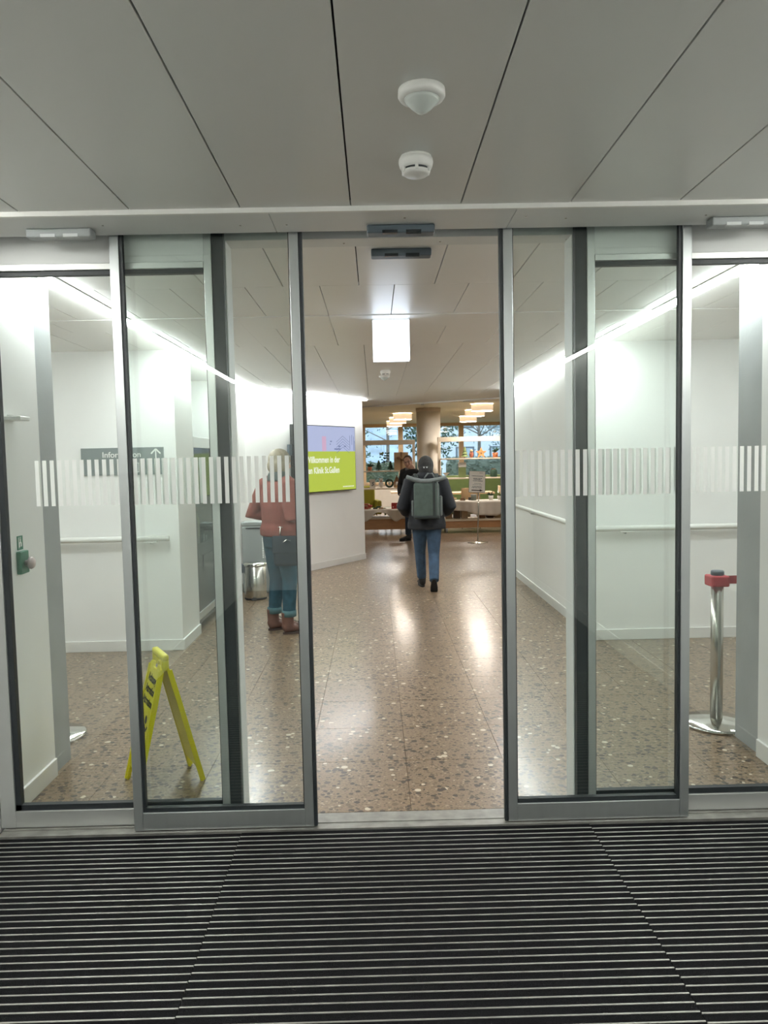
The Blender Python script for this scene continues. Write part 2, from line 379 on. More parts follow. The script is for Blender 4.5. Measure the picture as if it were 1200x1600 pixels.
# ---- sliding leaves and fixed side panels
bar_me = {}
def film_bars(pane, x0, x1, y, phase):
    if 'b' not in bar_me:
        me = bpy.data.meshes.new('film_bar'); q = bx(NB(), -.0085, .0085, -.0006, 0, 1.385, 1.577); q.to_mesh(me); q.free(); me.materials.append(M_film); bar_me['b'] = me
    x = x0 + phase
    while x < x1 - .008:
        inst('film_bar', bar_me['b'], pane, (x, y, 0)); x += .0312
def leaf(name, label, x0, x1, meet):      # meet: side with the black meeting seal
    d = tag(empty(name), label, 'sliding door', kind='structure'); y0, y1 = 3.162, 3.200
    fx0, fx1 = (x0, x1-.015) if meet > 0 else (x0+.015, x1)
    box('stile', fx0, fx0+.038, y0, y1, .006, 2.53, M_alu, d, bev=.002)
    box('stile', fx1-.038, fx1, y0, y1, .006, 2.53, M_alu, d, bev=.002)
    box('bottom_rail', fx0+.038, fx1-.038, y0+.001, y1-.001, .006, .083, M_alu, d, bev=.002)
    box('top_rail', fx0+.038, fx1-.038, y0+.001, y1-.001, 2.485, 2.53, M_alu, d)
    s = (fx1, x1) if meet > 0 else (x0, fx0)
    box('meeting_seal', s[0], s[1], y0+.004, y1-.004, .006, 2.53, M_rub, d, bev=.003)
    gx0, gx1 = fx0+.038, fx1-.038
    ow, iw = .013, .004
    l, r = (ow, iw) if meet > 0 else (iw, ow)
    box('gasket', gx0, gx0+l, y0+.007, y1-.007, .083, 2.49, M_rub, d)
    box('gasket', gx1-r, gx1, y0+.007, y1-.007, .083, 2.49, M_rub, d)
    box('gasket', gx0+l, gx1-r, y0+.007, y1-.007, .083, .101, M_rub, d)
    p = box('glass_pane', gx0+.002, gx1-.002, 3.179, 3.183, .098, 2.49, M_glass, d)
    film_bars(p, gx0+l, gx1-r, 3.1788, .012)
leaf('door_1', 'left sliding glass door leaf with white bar band', -1.048, -.274, 1)
leaf('door_2', 'right sliding glass door leaf with white bar band', .523, 1.306, -1)
def side(name, label, x0, x1, inner):     # fixed glazing ; inner: +1 right edge is the inner one
    d = tag(empty(name), label, 'glass panel', kind='structure'); y0, y1 = 3.222, 3.268
    if inner > 0: ox, ix, sx, lx = (x0, x0+.062), (x1-.080, x1-.048), (x1-.048, x1), (x1-.010, x1+.004)
    else: ox, ix, sx, lx = (x1-.062, x1), (x0+.048, x0+.080), (x0, x0+.048), (x0-.004, x0+.010)
    box('stile', *ox, y0, y1, .004, 2.55, M_aluf, d, bev=.002)
    box('stile', *ix, y0, y1, .004, 2.55, M_aluf, d, bev=.002)
    box('brush_seal', *sx, y0+.008, y1-.002, .004, 2.55, M_rub, d)
    box('jamb_lining', *lx, y1, 3.397, .004, 2.474, M_aluw, d, bev=.002)
    g0, g1 = (ox[1], ix[0]) if inner > 0 else (ix[1], ox[0])
    box('bottom_rail', g0, g1, y0+.001, y1, .004, .076, M_aluf, d, bev=.002)
    box('top_plate', g0, g1, y0+.002, y1, 2.368, 2.55, M_aluw, d)
    box('top_rail', g0, g1, y0-.004, y1, 2.352, 2.378, M_aluf, d, bev=.002)
    for a in ((g0, g0+(.024 if inner > 0 else .004), .076, 2.36), (g1-(.004 if inner > 0 else .024), g1, .076, 2.36), (g0, g1, .076, .100), (g0, g1, 2.334, 2.354)):
        box('gasket', a[0], a[1], y0+.010, y1-.008, a[2], a[3], M_rub, d)
    p = box('glass_pane', g0+.002, g1-.002, 3.243, 3.247, .09, 2.35, M_glass, d)
    film_bars(p, g0+.024, g1-.02, 3.2428, .135 if inner > 0 else .012)
side('window_1', 'fixed glass side panel left of the sliding doors', XL+.004, -.604, 1)
side('window_2', 'fixed glass side panel right of the sliding doors', .848, XR-.004, -1)

# ================================================================== LIGHTS WITH FIXTURES
def strip(label, p0, p1, m, w=.055):
    a, d = Vector(p0), Vector(p1); L = (d-a).length; ang = math.atan2(d.y-a.y, d.x-a.x)
    t = thing('light_strip', label, 'light', (a.x, a.y, ZC), ang, group='linear ceiling lights')
    box('housing', 0, L, -w/2-.008, w/2+.008, -.008, 0, M_white, t)
    box('diffuser', .005, L-.005, -w/2, w/2, -.017, -.008, m, t)
strip('bright linear ceiling light running along the left side inside', (-1.585, 3.44), (-1.545, 9.62), M_strip)
strip('linear ceiling light along the top of the angled screen wall', (-1.53, 9.70), (-.12, 11.93), M_strip)
strip('bright linear ceiling light running along the right side inside', (1.78, 10.5), (1.865, 3.44), M_strip)
strip('linear ceiling light along the left vestibule wall', (-1.58, -2.6), (-1.58, 2.86), M_stripv)
strip('linear ceiling light along the right vestibule wall', (1.87, -2.6), (1.87, 2.86), M_stripv)
strip('unseen linear ceiling light added to brighten the left side passage', (-4.3, 5.0), (-3.0, 5.0), M_strip)  # hidden from the camera, added to light the information sign wall
strip('unseen linear ceiling light added to brighten the right side passage', (3.2, 5.0), (4.4, 5.0), M_strip)  # counterpart on the right, also added out of sight for extra light
# lit box sign hanging under the ceiling
t = thing('lit_box_sign', 'glowing white box sign hung under the corridor ceiling', 'sign', (.128, 5.12, ZC))
box('lit_face', -.12, .12, -.002, .002, -.270, -.018, M_signbox, t)
box('lit_underside', -.12, .12, .003, .10, -.274, -.270, M_signbox, t)
box('body', -.122, .122, .003, .10, -.269, 0, M_white, t, bev=.003)

# ================================================================== CEILING DEVICES
def motion(label, x, y, s=1):
    t = thing('motion_detector', label, 'motion detector', (x, y, ZC))
    obj('rim', lathe(NB(), [(.050*s, 0), (.059*s, -.002*s), (.060*s, -.018*s), (.056*s, -.024*s), (.046*s, -.026*s), (0, -.026*s)], 40), M_white, t, True)
    obj('lens', lathe(NB(), [(.046*s, -.0255*s), (.040*s, -.033*s), (.026*s, -.047*s), (.012*s, -.058*s), (0, -.061*s)], 40), mat('milky_lens', 'c9d0cb', .25, var=.02), t, True)
def smoke(label, x, y, s=1):
    t = thing('smoke_detector', label, 'smoke detector', (x, y, ZC))
    obj('base', lathe(NB(), [(.048*s, 0), (.0495*s, -.006*s), (.048*s, -.010*s)], 36), M_white, t, True)
    obj('body', lathe(NB(), [(.052*s, -.008*s), (.0535*s, -.018*s), (.050*s, -.032*s), (.046*s, -.038*s), (0, -.038*s)], 36), M_white, t, True)
    obj('slot_ring', lathe(NB(), [(.042*s, -.037*s), (.042*s, -.045*s), (0, -.045*s)], 36), M_rub, t, True)
    obj('cap', lathe(NB(), [(.044*s, -.0445*s), (.043*s, -.050*s), (.035*s, -.056*s), (0, -.058*s)], 36), M_white, t, True)
    for k in range(6):
        a = k*math.pi/3 + math.pi/2
        q = bx(NB(), .040*s, .047*s, -.005*s, .005*s, -.050*s, -.034*s, .001, 1, M=Matrix.Rotation(a, 4, 'Z')); obj('rib', q, M_white, t)
motion('round white motion detector with pointed lens on the vestibule ceiling', .139, 2.005)
smoke('white smoke detector on the vestibule ceiling nearest the doors', .148, 2.44)
smoke('small white smoke detector on the corridor ceiling behind the lit box', .135, 8.1)
motion('small white motion detector further down the corridor ceiling', .13, 8.55)
# radar sensors on the casing
def radar(label, x0, x1, m, lens, y0=3.065, z=2.468):
    t = thing('door_sensor', label, 'sensor', ((x0+x1)/2, y0, z), group=None); w = (x1-x0)/2
    obj('body', bx(NB(), -w, w, 0, .062, -.033, 0, .006, 3), m, t)
    for a in (-.55, .15): box('window', a*w, (a+.45)*w, -.0008, .02, -.0338, -.022, lens, t)
M_lens = mat('pale_sensor_window', 'd5d9d9', .2); M_dl = mat('black_sensor_window', '1b2024', .15)
radar('dark grey door sensor on the casing above the open doorway', -.010, .256, M_dsens, M_dl)
radar('light grey door sensor on the casing above the left glass panel', -1.325, -1.075, M_lsens, M_lens, 3.04)
radar('light grey door sensor on the casing above the right glass panel', 1.335, 1.585, M_lsens, M_lens, 3.04)
radar('dark grey door sensor on the inner side above the doorway', .005, .272, M_dsens, M_dl, 3.46, ZC)

# ================================================================== WALL FITTINGS
def rail_x(label, x0, x1, ywall, brs, ends):
    t = thing('handrail', label, 'handrail', (0, ywall, 0))
    obj('bar', tube(NB(), [(x0, -.065, .945), (x1, -.065, .945)], [.024, .024], (0, 1, 0), 16), M_cream2, t, True)
    for x in brs:
        q = NB(); tube(q, [(x, .0, .905), (x, -.05, .905), (x, -.065, .925)], [.008]*3, n=10); obj('bracket', q, M_alu, t, True)
        box('bracket_plate', x-.055, x+.055, -.085, -.045, .912, .922, M_white, t, bev=.003)
M_cream2 = mat('off_white_rail_lacquer', 'd8d9d3', .4, var=.02)
rail_x('pale handrail on the wall below the information sign', -3.9, -1.70, 6.36, (-1.85, -2.9), 1)
rail_x('pale handrail on the wall right of the corridor mouth', 1.80, 4.2, 6.36, (2.07, 3.3), 1)
t = thing('handrail', 'pale handrail running down the right corridor wall', 'handrail', (1.82, 0, 0))
obj('bar', tube(NB(), [(-.062, 6.34, .945), (-.062, 10.4, .945)], [.022, .022], (1, 0, 0), 16), M_cream2, t, True)
for y in (6.9, 8.7, 10.1):
    obj('bracket', tube(NB(), [(0, y, .905), (-.05, y, .905), (-.062, y, .925)], [.008]*3, (0, 1, 0), 10), M_alu, t, True)
    box('bracket_plate', -.082, -.042, y-.055, y+.055, .912, .922, M_white, t, bev=.003)
# information sign
M_sgrey = mat('slate_grey_sign', '77807f', .45, var=.02)
t = thing('information_sign', 'grey wall sign reading Information with an upward arrow', 'sign', (-2.068, 6.359, 1.583))
box('plate', -.338, .338, -.014, 0, -.112, .112, M_sgrey, t, bev=.002)
text('lettering', 'Information', .066, M_white, t, (-.165, -.0150, .033), sx=1.02, bold=.0006)
text('lettering', 'Lift', .066, M_white, t, (-.03, -.0150, -.064), bold=.0006)
q = NB()
bx(q, .270, .280, -.0155, -.0140, .010, .094)
for s in (-1, 1):
    bx(q, -.006, .006, -.0155, -.0140, -.055, .0, M=Matrix.Translation((.275, 0, .097)) @ Matrix.Rotation(R(45*s), 4, 'Y'))
obj('arrow', q, M_white, t)
q = NB()
for a in ((.075, .135, -.090, -.085), (.075, .135, -.018, -.013), (.075, .080, -.090, -.013), (.130, .135, -.090, -.013)): bx(q, a[0], a[1], -.0155, -.0140, a[2], a[3])
bx(q, .097, .113, -.0155, -.0140, -.078, -.045); bx(q, .101, .109, -.0155, -.0140, -.040, -.030)
obj('lift_pictogram', q, M_white, t)
# socket and emergency door button on left return wall
t = thing('wall_socket', 'white power socket high on the left return wall', 'socket', (XL, 3.50, 1.785))
box('plate', 0, .018, -.048, .048, -.055, .055, M_white, t, bev=.003)
obj('insert', lathe(NB(), [(.021, 0), (.021, .003), (.018, .003), (.017, .001), (0, .001)], 24), M_white, t)
t.children[-1].location = (.0175, 0, -.006); t.children[-1].rotation_euler = (0, R(90), 0)
for dy in (-.008, 0, .008): box('pin_hole', .0188, .0194, dy-.002, dy+.002, -.010, -.004, M_rub, t)
t = thing('door_release_button', 'green emergency door button with round grey knob on return wall', 'button', (XL, 3.535, 1.115))
M_grn = mat('safety_green', '2f6f58', .45, var=.03)
obj('plate', bx(NB(), 0, .022, -.042, .042, -.052, .052, .004, 2), M_grn, t)
q = lathe(NB(), [(.012, 0), (.012, .016), (.027, .018), (.029, .026), (.024, .036), (0, .038)], 28); o = obj('knob', q, mat('grey_rose_knob', 'b9aaa8', .4), t, True); o.location = (.022, .004, -.004); o.rotation_euler = (0, R(90), 0)
o = box('pictogram_plate', 0, .004, -.026, .026, .058, .122, M_grn, t)
q = NB()
for a in ((-.004, .004, .092, .108), (-.016, .010, .088, .093), (-.014, -.006, .070, .088), (.002, .012, .072, .088), (-.018, -.014, .064, .116), (-.003, .003, .110, .116)): bx(q, .0042, .0050, a[0], a[1], a[2], a[3])
obj('running_figure', q, M_white, t)

# ================================================================== STANCHIONS, BELT, FLOOR SIGN
def stanchion(label, x, y):
    t = thing('stanchion', label, 'stanchion', (x, y, 0), group='stainless barrier posts')
    obj('base', lathe(NB(), [(.182, 0), (.186, .004), (.186, .014), (.178, .022), (.06, .036), (.042, .040), (0, .040)], 48), M_chrome, t, True)
    obj('post', lathe(NB(), [(.034, .036), (.034, .885)], 32), M_steel, t, True)
    h = obj('belt_head', bx(NB(), -.054, .050, -.052, .052, .800, .862, .010, 3), M_red, t)
    obj('cap', lathe(NB(), [(.034, .862), (.036, .866), (.036, .882), (.032, .888), (0, .889)], 32), M_dsens, t, True)
    box('slot', .050, .053, -.020, .020, .805, .857, M_black, t)
    return t
stanchion('steel barrier post with red belt head right of the doors', 1.925, 4.285)
stanchion('steel barrier post holding the far end of the red belt', 3.05, 4.32)
stanchion('steel barrier post mostly hidden behind the left return wall', -1.885, 4.345)
b = box('barrier_belt', 1.98, 2.99, 4.300, 4.303, .808, .854, M_red); tag(b, 'red retractable belt stretched between two barrier posts', 'belt')

# folding wet floor sign
u = Vector((.487, -.873, 0)); v = Vector((.873, .487, 0))
fs = thing('wet_floor_sign', 'yellow folding caution floor sign behind the left glass door', 'floor sign', (-1.065, 3.705, 0), math.atan2(u.y, u.x))
# local x = hinge direction, local y = spread direction (y<0 side A carries the visible print)
HZ = .615
def board(sgn):
    lean = math.atan2(.150, HZ); Mx = Matrix.Translation((0, 0, HZ)) @ Matrix.Rotation(-sgn*lean if sgn < 0 else -sgn*lean, 4, 'X')
    Ln = math.hypot(.150, HZ)
    outline = [(-.118, -Ln), (-.098, -Ln), (-.085, -Ln+.075), (.085, -Ln+.075), (.098, -Ln), (.118, -Ln), (.112, -.20), (.100, -.045), (.075, -.030), (.04, -.030), (.035, -.055), (-.035, -.055), (-.04, -.030), (-.075, -.030), (-.100, -.045), (-.112, -.20)]
    outline = outline[::-1]
    y0, y1 = (-.010, .002)
    o = obj('board', prism(NB(), outline, y0, y1, None), M_yel, fs); o.matrix_local = Matrix.Translation((0, 0, HZ)) @ Matrix.Rotation(sgn*lean*-1, 4, 'X') if False else Matrix.Translation((0, sgn*.006, HZ)) @ Matrix.Rotation(sgn*lean, 4, 'X')
    for s in (-1, 1):
        q = NB(); prism(q, [(s*.112, -.20), (s*.118, -Ln+.004), (s*.103, -Ln+.004), (s*.098, -.20), (s*.088, -.05), (s*.100, -.05)], -.017 if sgn < 0 else -.012, .009 if sgn < 0 else .012)
        obj('edge_rib', q, M_yel, o)
    return o, Ln
A, Ln = board(-1); B, _ = board(1)
q = NB(); bx(q, -.105, .105, -.017, .017, HZ-.002, HZ+.030, .010, 3)
for sx in (-1, 1): bx(q, sx*.085-.018, sx*.085+.018, -.016, .016, HZ-.050, HZ+.004, .006, 2)
obj('handle', q, M_yel, fs, True)
for i, w in enumerate(('Achtung', 'Attention', 'Attenzione')):
    text('lettering', w, .054, M_black, A, (0, -.0108, -.125 - i*.056), align='CENTER', ext=.0004, sx=.78, bold=.0016)
q = NB()       # slipping figure pictogram
ball(q, (.028, -.0106, -.300), (.020, .0006, .020))
for p, r in (([(.020, -.0106, -.325), (-.012, -.0106, -.385)], .014), ([(.015, -.0106, -.335), (.055, -.0106, -.345), (.07, -.0106, -.325)], .008), ([(.012, -.0106, -.340), (-.03, -.0106, -.325), (-.05, -.0106, -.345)], .008),
             ([(-.012, -.0106, -.385), (.035, -.0106, -.395), (.060, -.0106, -.435)], .010), ([(-.012, -.0106, -.385), (-.005, -.0106, -.43), (-.04, -.0106, -.46)], .010)):
    tube(q, p, [(.0006, r)]*len(p), (0, 1, 0), 8)
obj('slipping_figure', q, M_black, A)

# ================================================================== VENDING MACHINE, BINS, SCREEN
M_vend = mat('dark_petrol_vending_panel', '27383d', .25, var=.08); M_vglass = glass('vending_glass', (.50, .60, .58, 1), ior=1.2)
vm = thing('vending_machine', 'glass fronted drinks vending machine in the left wall niche', 'vending machine', (-1.66, 7.66, 0))
V0, V1 = -.64, .64
box('cabinet', -.78, -.72, V0, V1, .10, 1.80, M_vend, vm); box('cabinet_side', -.72, -.02, V0, V0+.03, .10, 1.80, M_vend, vm); box('cabinet_side', -.72, -.02, V1-.03, V1, .10, 1.80, M_vend, vm)
box('cabinet_top', -.72, -.02, V0+.03, V1-.03, 1.76, 1.80, M_aluw, vm); box('cabinet_floor', -.72, -.02, V0+.03, V1-.03, .10, .14, M_vend, vm)
box('door_frame', -.02, .012, V0, V0+.035, .10, 1.80, M_alu, vm, bev=.003); box('door_frame', -.02, .012, V1-.035, V1, .10, 1.80, M_alu, vm, bev=.003)
box('door_frame', -.02, .012, V0+.035, V1-.035, .10, .17, M_alu, vm, bev=.003); box('door_frame', -.02, .012, V0+.035, V1-.035, 1.70, 1.80, M_aluw, vm, bev=.003)
box('lower_panel', -.018, .004, V0+.035, V1-.035, .17, .80, M_vend, vm)
box('delivery_flap', .004, .010, -.35, .20, .52, .68, mat('black_flap', '10171a', .2), vm, bev=.002)
box('glass_front', -.004, .002, V0+.035, V1-.40, .80, 1.70, M_vglass, vm); box('control_panel', -.018, .006, V1-.40, V1-.035, .80, 1.70, M_vend, vm)
box('keypad', .006, .012, V1-.30, V1-.13, 1.25, 1.45, M_lsens, vm, bev=.002); box('coin_plate', .006, .011, V1-.28, V1-.16, 1.02, 1.15, M_steel, vm, bev=.002)
for s in (-1, 1): box('foot', -.10, -.04, s*.56-.03, s*.56+.03, 0, .10, M_black, vm)
cols = ['a33b2d', 'd7c24a', '4f7f57', '3f6a8c', 'c9c4b8', '7a4f36', 'b87a2f']
for r_, z in enumerate((.84, 1.12, 1.40)):
    tag(box('shelf', -.45, -.05, V0+.04, V1-.41, z-.02, z, M_steel, vm))
bt = {}
for k, c in enumerate(cols):
    me = bpy.data.meshes.new('drink_bottle'); q = lathe(NB(), [(.028, 0), (.030, .01), (.030, .13), (.022, .16), (.012, .185), (.012, .21), (0, .21)], 12); q.to_mesh(me); q.free()
    for p in me.polygons: p.use_smooth = True
    me.materials.append(mat('bottle_' + c, c, .2, var=.05)); bt[k] = me
names_row = ['lower', 'middle', 'upper']
for r_, z in enumerate((.84, 1.12, 1.40)):
    for k in range(9):
        o = inst('drink_bottle', bt[(k+r_*2) % 7], None, (-1.66-.16, 7.66+V0+.09+k*.088, z))
        tag(o, '%s drink bottle, %s from the doors on the %s vending machine shelf' % (('red', 'yellow', 'green', 'blue', 'cream', 'brown', 'orange')[(k+r_*2) % 7], ('first', 'second', 'third', 'fourth', 'fifth', 'sixth', 'seventh', 'eighth', 'ninth')[k], names_row[r_]), 'bottle', 'drink bottles in the vending machine')
# pedal bin
t = thing('pedal_bin', 'round stainless steel waste bin beside the standing person', 'waste bin', (-1.388, 8.72, 0))
obj('foot_ring', lathe(NB(), [(.122, 0), (.126, .002), (.126, .02), (0, .02)], 40), M_black, t, True)
obj('body', lathe(NB(), [(.122, .018), (.124, .022), (.124, .375), (.120, .378), (0, .378)], 48), M_steel, t, True)
obj('lid', lathe(NB(), [(.130, .378), (.132, .384), (.131, .402), (.118, .414), (.06, .424), (0, .427)], 48), M_chrome, t, True)
obj('hinge', bx(NB(), -.165, -.115, -.035, .035, .300, .400, .008, 2), M_dsens, t)
obj('pedal', bx(NB(), -.03, .03, -.160, -.118, .004, .012, .003, 1), M_black, t)
t = thing('paper_bin', 'tall grey recycling bin with white lettering behind the steel bin', 'waste bin', (-1.42, 9.20, 0))
M_gbin = mat('mid_grey_bin', '8b918f', .55, var=.03)
obj('body', bx(NB(), -.17, .19, -.13, .13, 0, .80, .012, 2), M_gbin, t); obj('lid', bx(NB(), -.172, .192, -.132, .132, .802, .850, .012, 2), M_gbin, t)
box('slot', -.12, .14, -.1345, -.1318, .765, .785, M_rub, t)
for i, (x, w) in enumerate(((.055, 'PAPIER'), (.095, 'KARTON'), (.135, 'PET'))):
    text('lettering', w, .05, M_white, t, (x+.03, -.1312, .42), rot=(R(90), R(-90), 0), sx=1.1, bold=.001) if False else None
q = NB(); random.seed(3)
for i, x in enumerate((.07, .10, .13)):
    z = .42
    while z < .66 + i*.03:
        h = random.uniform(.012, .03); bx(q, x, x+.016, -.1316, -.1302, z, z+h); z += h + .006
tag(obj('lettering', q, M_white, t), kind='stuff')
# wall screen on the angled wall
wd = Vector((1.457, 2.31, 0)).normalized(); ang = math.atan2(wd.y, wd.x)
base = Vector((-1.632, 9.75, 0)); 
def on_wall(s): return base + wd*s
sp0 = on_wall(1.62)
tv = thing('wall_screen', 'large wall mounted screen showing a lime green welcome slide', 'screen', (sp0.x, sp0.y, 1.585), ang)
# local +x along wall (to the right as seen), local -y out of the wall
TW, TH = .755, .475
obj('housing', bx(NB(), -TW, TW, -.095, -.035, -TH, TH, .006, 2), mat('black_glossy_bezel', '15181a', .25), tv)
box('bracket', -.25, .25, -.035, .0, -.2, .2, M_dsens, tv)
box('side_box', -TW-.07, -TW-.005, -.08, -.04, .05, .20, M_dsens, tv, bev=.004)
box('lime_slide', -TW+.012, TW-.012, -.0962, -.0952, -TH+.012, .105, emissive('screen_lime', 'bccf4a', .80, '101214'), tv)
box('photo_slide', -TW+.012, TW-.012, -.0962, -.0952, .105, TH-.012, emissive('screen_pale_blue', 'c2cdf2', .72, '101214'), tv)
M_sw = emissive('screen_white', 'eef4e0', .9, '101214'); M_sl = emissive('screen_line_blue', '7f8fc0', .6, '101214'); M_sd = emissive('screen_grey_blue', '8fa6bd', .6, '101214'); M_sp = emissive('screen_rose', 'd8b2cf', .8, '101214')
text('lettering', 'Willkommen in der', .125, M_sw, tv, (-.48, -.0966, -.055), ext=.0003, bold=.003, sx=.82)
text('lettering', 'ischen Klinik St.Gallen', .125, M_sw, tv, (-.60, -.0966, -.205), ext=.0003, bold=.003, sx=.82)
q = NB()
for k in range(14): bx(q, .40+k*.021, .40+k*.021+.014, -.0966, -.0963, -.425, -.408)
obj('small_print', q, M_sw, tv)
box('slide_photo', -.70, -.46, -.0966, -.0963, .11, .33, M_sd, tv); box('slide_photo', -.10, .0, -.0966, -.0963, .11, .32, M_sp, tv)
q = NB()
for k in range(5):
    for s in (-1, 1):
        bx(q, 0, .19, -.0967, -.0964, -.003, .003, M=Matrix.Translation((.42, 0, .33-k*.040)) @ Matrix.Rotation(R(180-28) if s < 0 else R(28), 4, 'Y'))
for x, z0, z1 in ((.60, .13, .34), (.655, .20, .35), (.70, .11, .33), (.725, .11, .26)): bx(q, x, x+.010, -.0967, -.0964, z0, z1)
for x, z, w in ((.20, .13, .16), (.30, .17, .05), (.45, .17, .05), (.10, .24, .04), (.09, .20, .02)): bx(q, x, x+w, -.0967, -.0964, z, z+.018)
bx(q, -.62, -.60, -.0967, -.0964, .40, .43)
obj('slide_drawing', q, M_sl, tv)

# ================================================================== FOYER
# ---- window wall
wall('wall_back', 'low beige wall under the foyer windows', -7.2, 9.2, 24.0, 24.25, 0, .78, m=M_beige)
wall('wall_back', 'beige wall left of the foyer windows', -7.2, -.34, 24.0, 24.25, .78, 2.9, m=M_beige)
wall('wall_back', 'beige wall right of the foyer windows', 6.56, 9.2, 24.0, 24.25, .78, 2.9, m=M_beige)
def window(name, label, x0, x1):
    w = tag(empty(name), label, 'window', kind='structure')
    f = .075
    for a in ((x0, x0+f), (x1-f, x1)): box('frame_post', a[0], a[1], 23.98, 24.10, .78, 2.66, M_woodp, w, bev=.004)
    box('frame_head', x0+f, x1-f, 23.98, 24.10, 2.56, 2.66, M_woodp, w, bev=.004)
    box('frame_sill', x0+f, x1-f, 23.94, 24.10, .78, .86, M_woodp, w, bev=.004)
    box('glass_pane', x0+f, x1-f, 24.03, 24.04, .86, 2.56, M_wglass, w)
window('window_3', 'narrow foyer window beside the left display cart', -.34, .83)
window('window_4', 'wide foyer window behind the round column', .83, 2.72)
window('window_5', 'foyer window above the right display cart', 2.72, 4.62)
window('window_6', 'rightmost foyer window beyond the paper notice', 4.62, 6.56)
# ---- column
t = thing('column', 'round cream column between the two display carts', 'column', (1.20, 16.9, 0))
obj('shaft', lathe(NB(), [(.262, 0), (.262, 2.60)], 40), M_beige, t, True); obj('collar', lathe(NB(), [(.275, 2.58), (.275, 2.66)], 40), M_cream, t, True)
# ---- drum lamps
M_shade = mat('pale_veneer_shade', 'e8cfae', .5, var=.05, emit='ffdfb8', est=.7)
drums = [(2.24, 15.9, 'nearest round drum lamp on the right of the foyer ceiling'), (2.34, 17.8, 'middle round drum lamp on the right of the foyer ceiling'), (2.50, 20.4, 'farthest round drum lamp on the right of the foyer ceiling'),
         (.70, 18.6, 'nearest round drum lamp on the left of the foyer ceiling'), (.64, 20.4, 'middle round drum lamp on the left of the foyer ceiling'), (.60, 22.3, 'farthest round drum lamp on the left of the foyer ceiling')]
def drum(x, y, label):
    t = thing('drum_lamp', label, 'lamp', (x, y, 2.66), group='round drum lamps in the foyer')
    q = NB(); n = 36; rs = []
    for r_, z in ((.225, -.012), (.225, -.150), (.219, -.150), (.219, -.012)):
        rs.append([q.verts.new((r_*math.cos(2*math.pi*i/n), r_*math.sin(2*math.pi*i/n), z)) for i in range(n)])
    for a in range(4):
        for i in range(n): q.faces.new((rs[a][i], rs[a][(i+1) % n], rs[(a+1) % 4][(i+1) % n], rs[(a+1) % 4][i]))
    obj('shade', q, M_shade, t, True)
    obj('diffuser', lathe(NB(), [(.217, -.140), (.217, -.146), (0, -.152)], 36), M_drum, t, True)
    obj('ceiling_plate', lathe(NB(), [(.10, 0), (.10, -.013), (0, -.013)], 24), M_white, t); obj('stem', lathe(NB(), [(.02, -.012), (.02, -.141)], 12), M_white, t)
drums += [(-2.6, 15.6, 'unseen drum lamp added to brighten the left half of the foyer near the carts'), (-2.6, 19.6, 'unseen drum lamp added to brighten the left half of the foyer near the windows'), (5.2, 15.2, 'unseen drum lamp added to brighten the right half of the foyer near the carts'), (5.2, 19.6, 'unseen drum lamp added to brighten the right half of the foyer near the windows'), (4.2, 12.2, 'unseen drum lamp added to brighten the right half of the foyer by the corridor end')]  # extra lamps outside the view, added to lift the foyer brightness
for d in drums: drum(*d)
def spot_box(label, x, y, w=.24):
    t = thing('emergency_light', label, 'light', (x, y, 2.66)); obj('body', bx(NB(), -w/2, w/2, -.06, .06, -.06, 0, .008, 2), M_white, t); box('lens', -w/2+.02, w/2-.02, -.05, .05, -.064, -.060, M_lsens, t)
spot_box('small white box light on the foyer ceiling left of the column', .10, 15.2)
spot_box('small white box light on the foyer ceiling right of the column', 1.76, 14.3)
spot_box('tiny white ceiling box in front of the round column', .95, 14.9, .10)
# ---- display carts
def cart(label, x0, x1, zt, zshelf, ztop, post_side, zlow):
    y0, y1 = 15.92, 16.52
    t = thing('display_cart', label, 'display cart', ((x0+x1)/2, y0, 0)); w = (x1-x0)/2; d = y1-y0
    obj('base_panel', bx(NB(), -w, w, .05, d-.05, .10, zlow-.04, .004, 1), M_wood, t)
    obj('lower_shelf', bx(NB(), -w-.03, w+.03, 0, d, zlow-.04, zlow, .005, 1), M_cream, t)
    obj('table_top', bx(NB(), -w-.02, w+.02, .02, d, zt-.035, zt, .005, 1), M_cream, t)
    for sx in (-1, 1):
        obj('leg', bx(NB(), sx*(w-.03)-.025, sx*(w-.03)+.025, .06, .11, zlow, zt-.035, .003, 1), M_cream, t)
        obj('leg', bx(NB(), sx*(w-.03)-.025, sx*(w-.03)+.025, d-.11, d-.06, zlow, zt-.035, .003, 1), M_cream, t)
        obj('rack_post', bx(NB(), sx*w-.027, sx*w+.027, d-.05, d, zt, ztop, .003, 1), M_cream, t)
        for yy in (.09, d-.09):
            c = obj('castor', tube(NB(), [(sx*(w-.10)-.014, yy, .045), (sx*(w-.10)+.014, yy, .045)], [.045, .045], (0, 1, 0), 18), M_lsens, t)
            obj('fork', bx(NB(), sx*(w-.10)-.022, sx*(w-.10)+.022, yy-.02, yy+.03, .05, .11, .004, 1), M_white, c)
    obj('top_bar', bx(NB(), -w-.03, w+.03, d-.055, d+.005, ztop-.10, ztop, .004, 1), M_cream, t)
    for z in zshelf: obj('shelf', bx(NB(), -w+.03, w-.03, d-.24, d, z-.030, z, .004, 1), M_cream, t)
    return t
cart('cream display cart on castors left of the round column', -1.30, .845, .52, (.955, 1.325), 1.97, 1, .36)
cart('cream display cart on castors right of the round column', 1.385, 3.75, .66, (1.14, 1.555), 2.01, -1, .285)
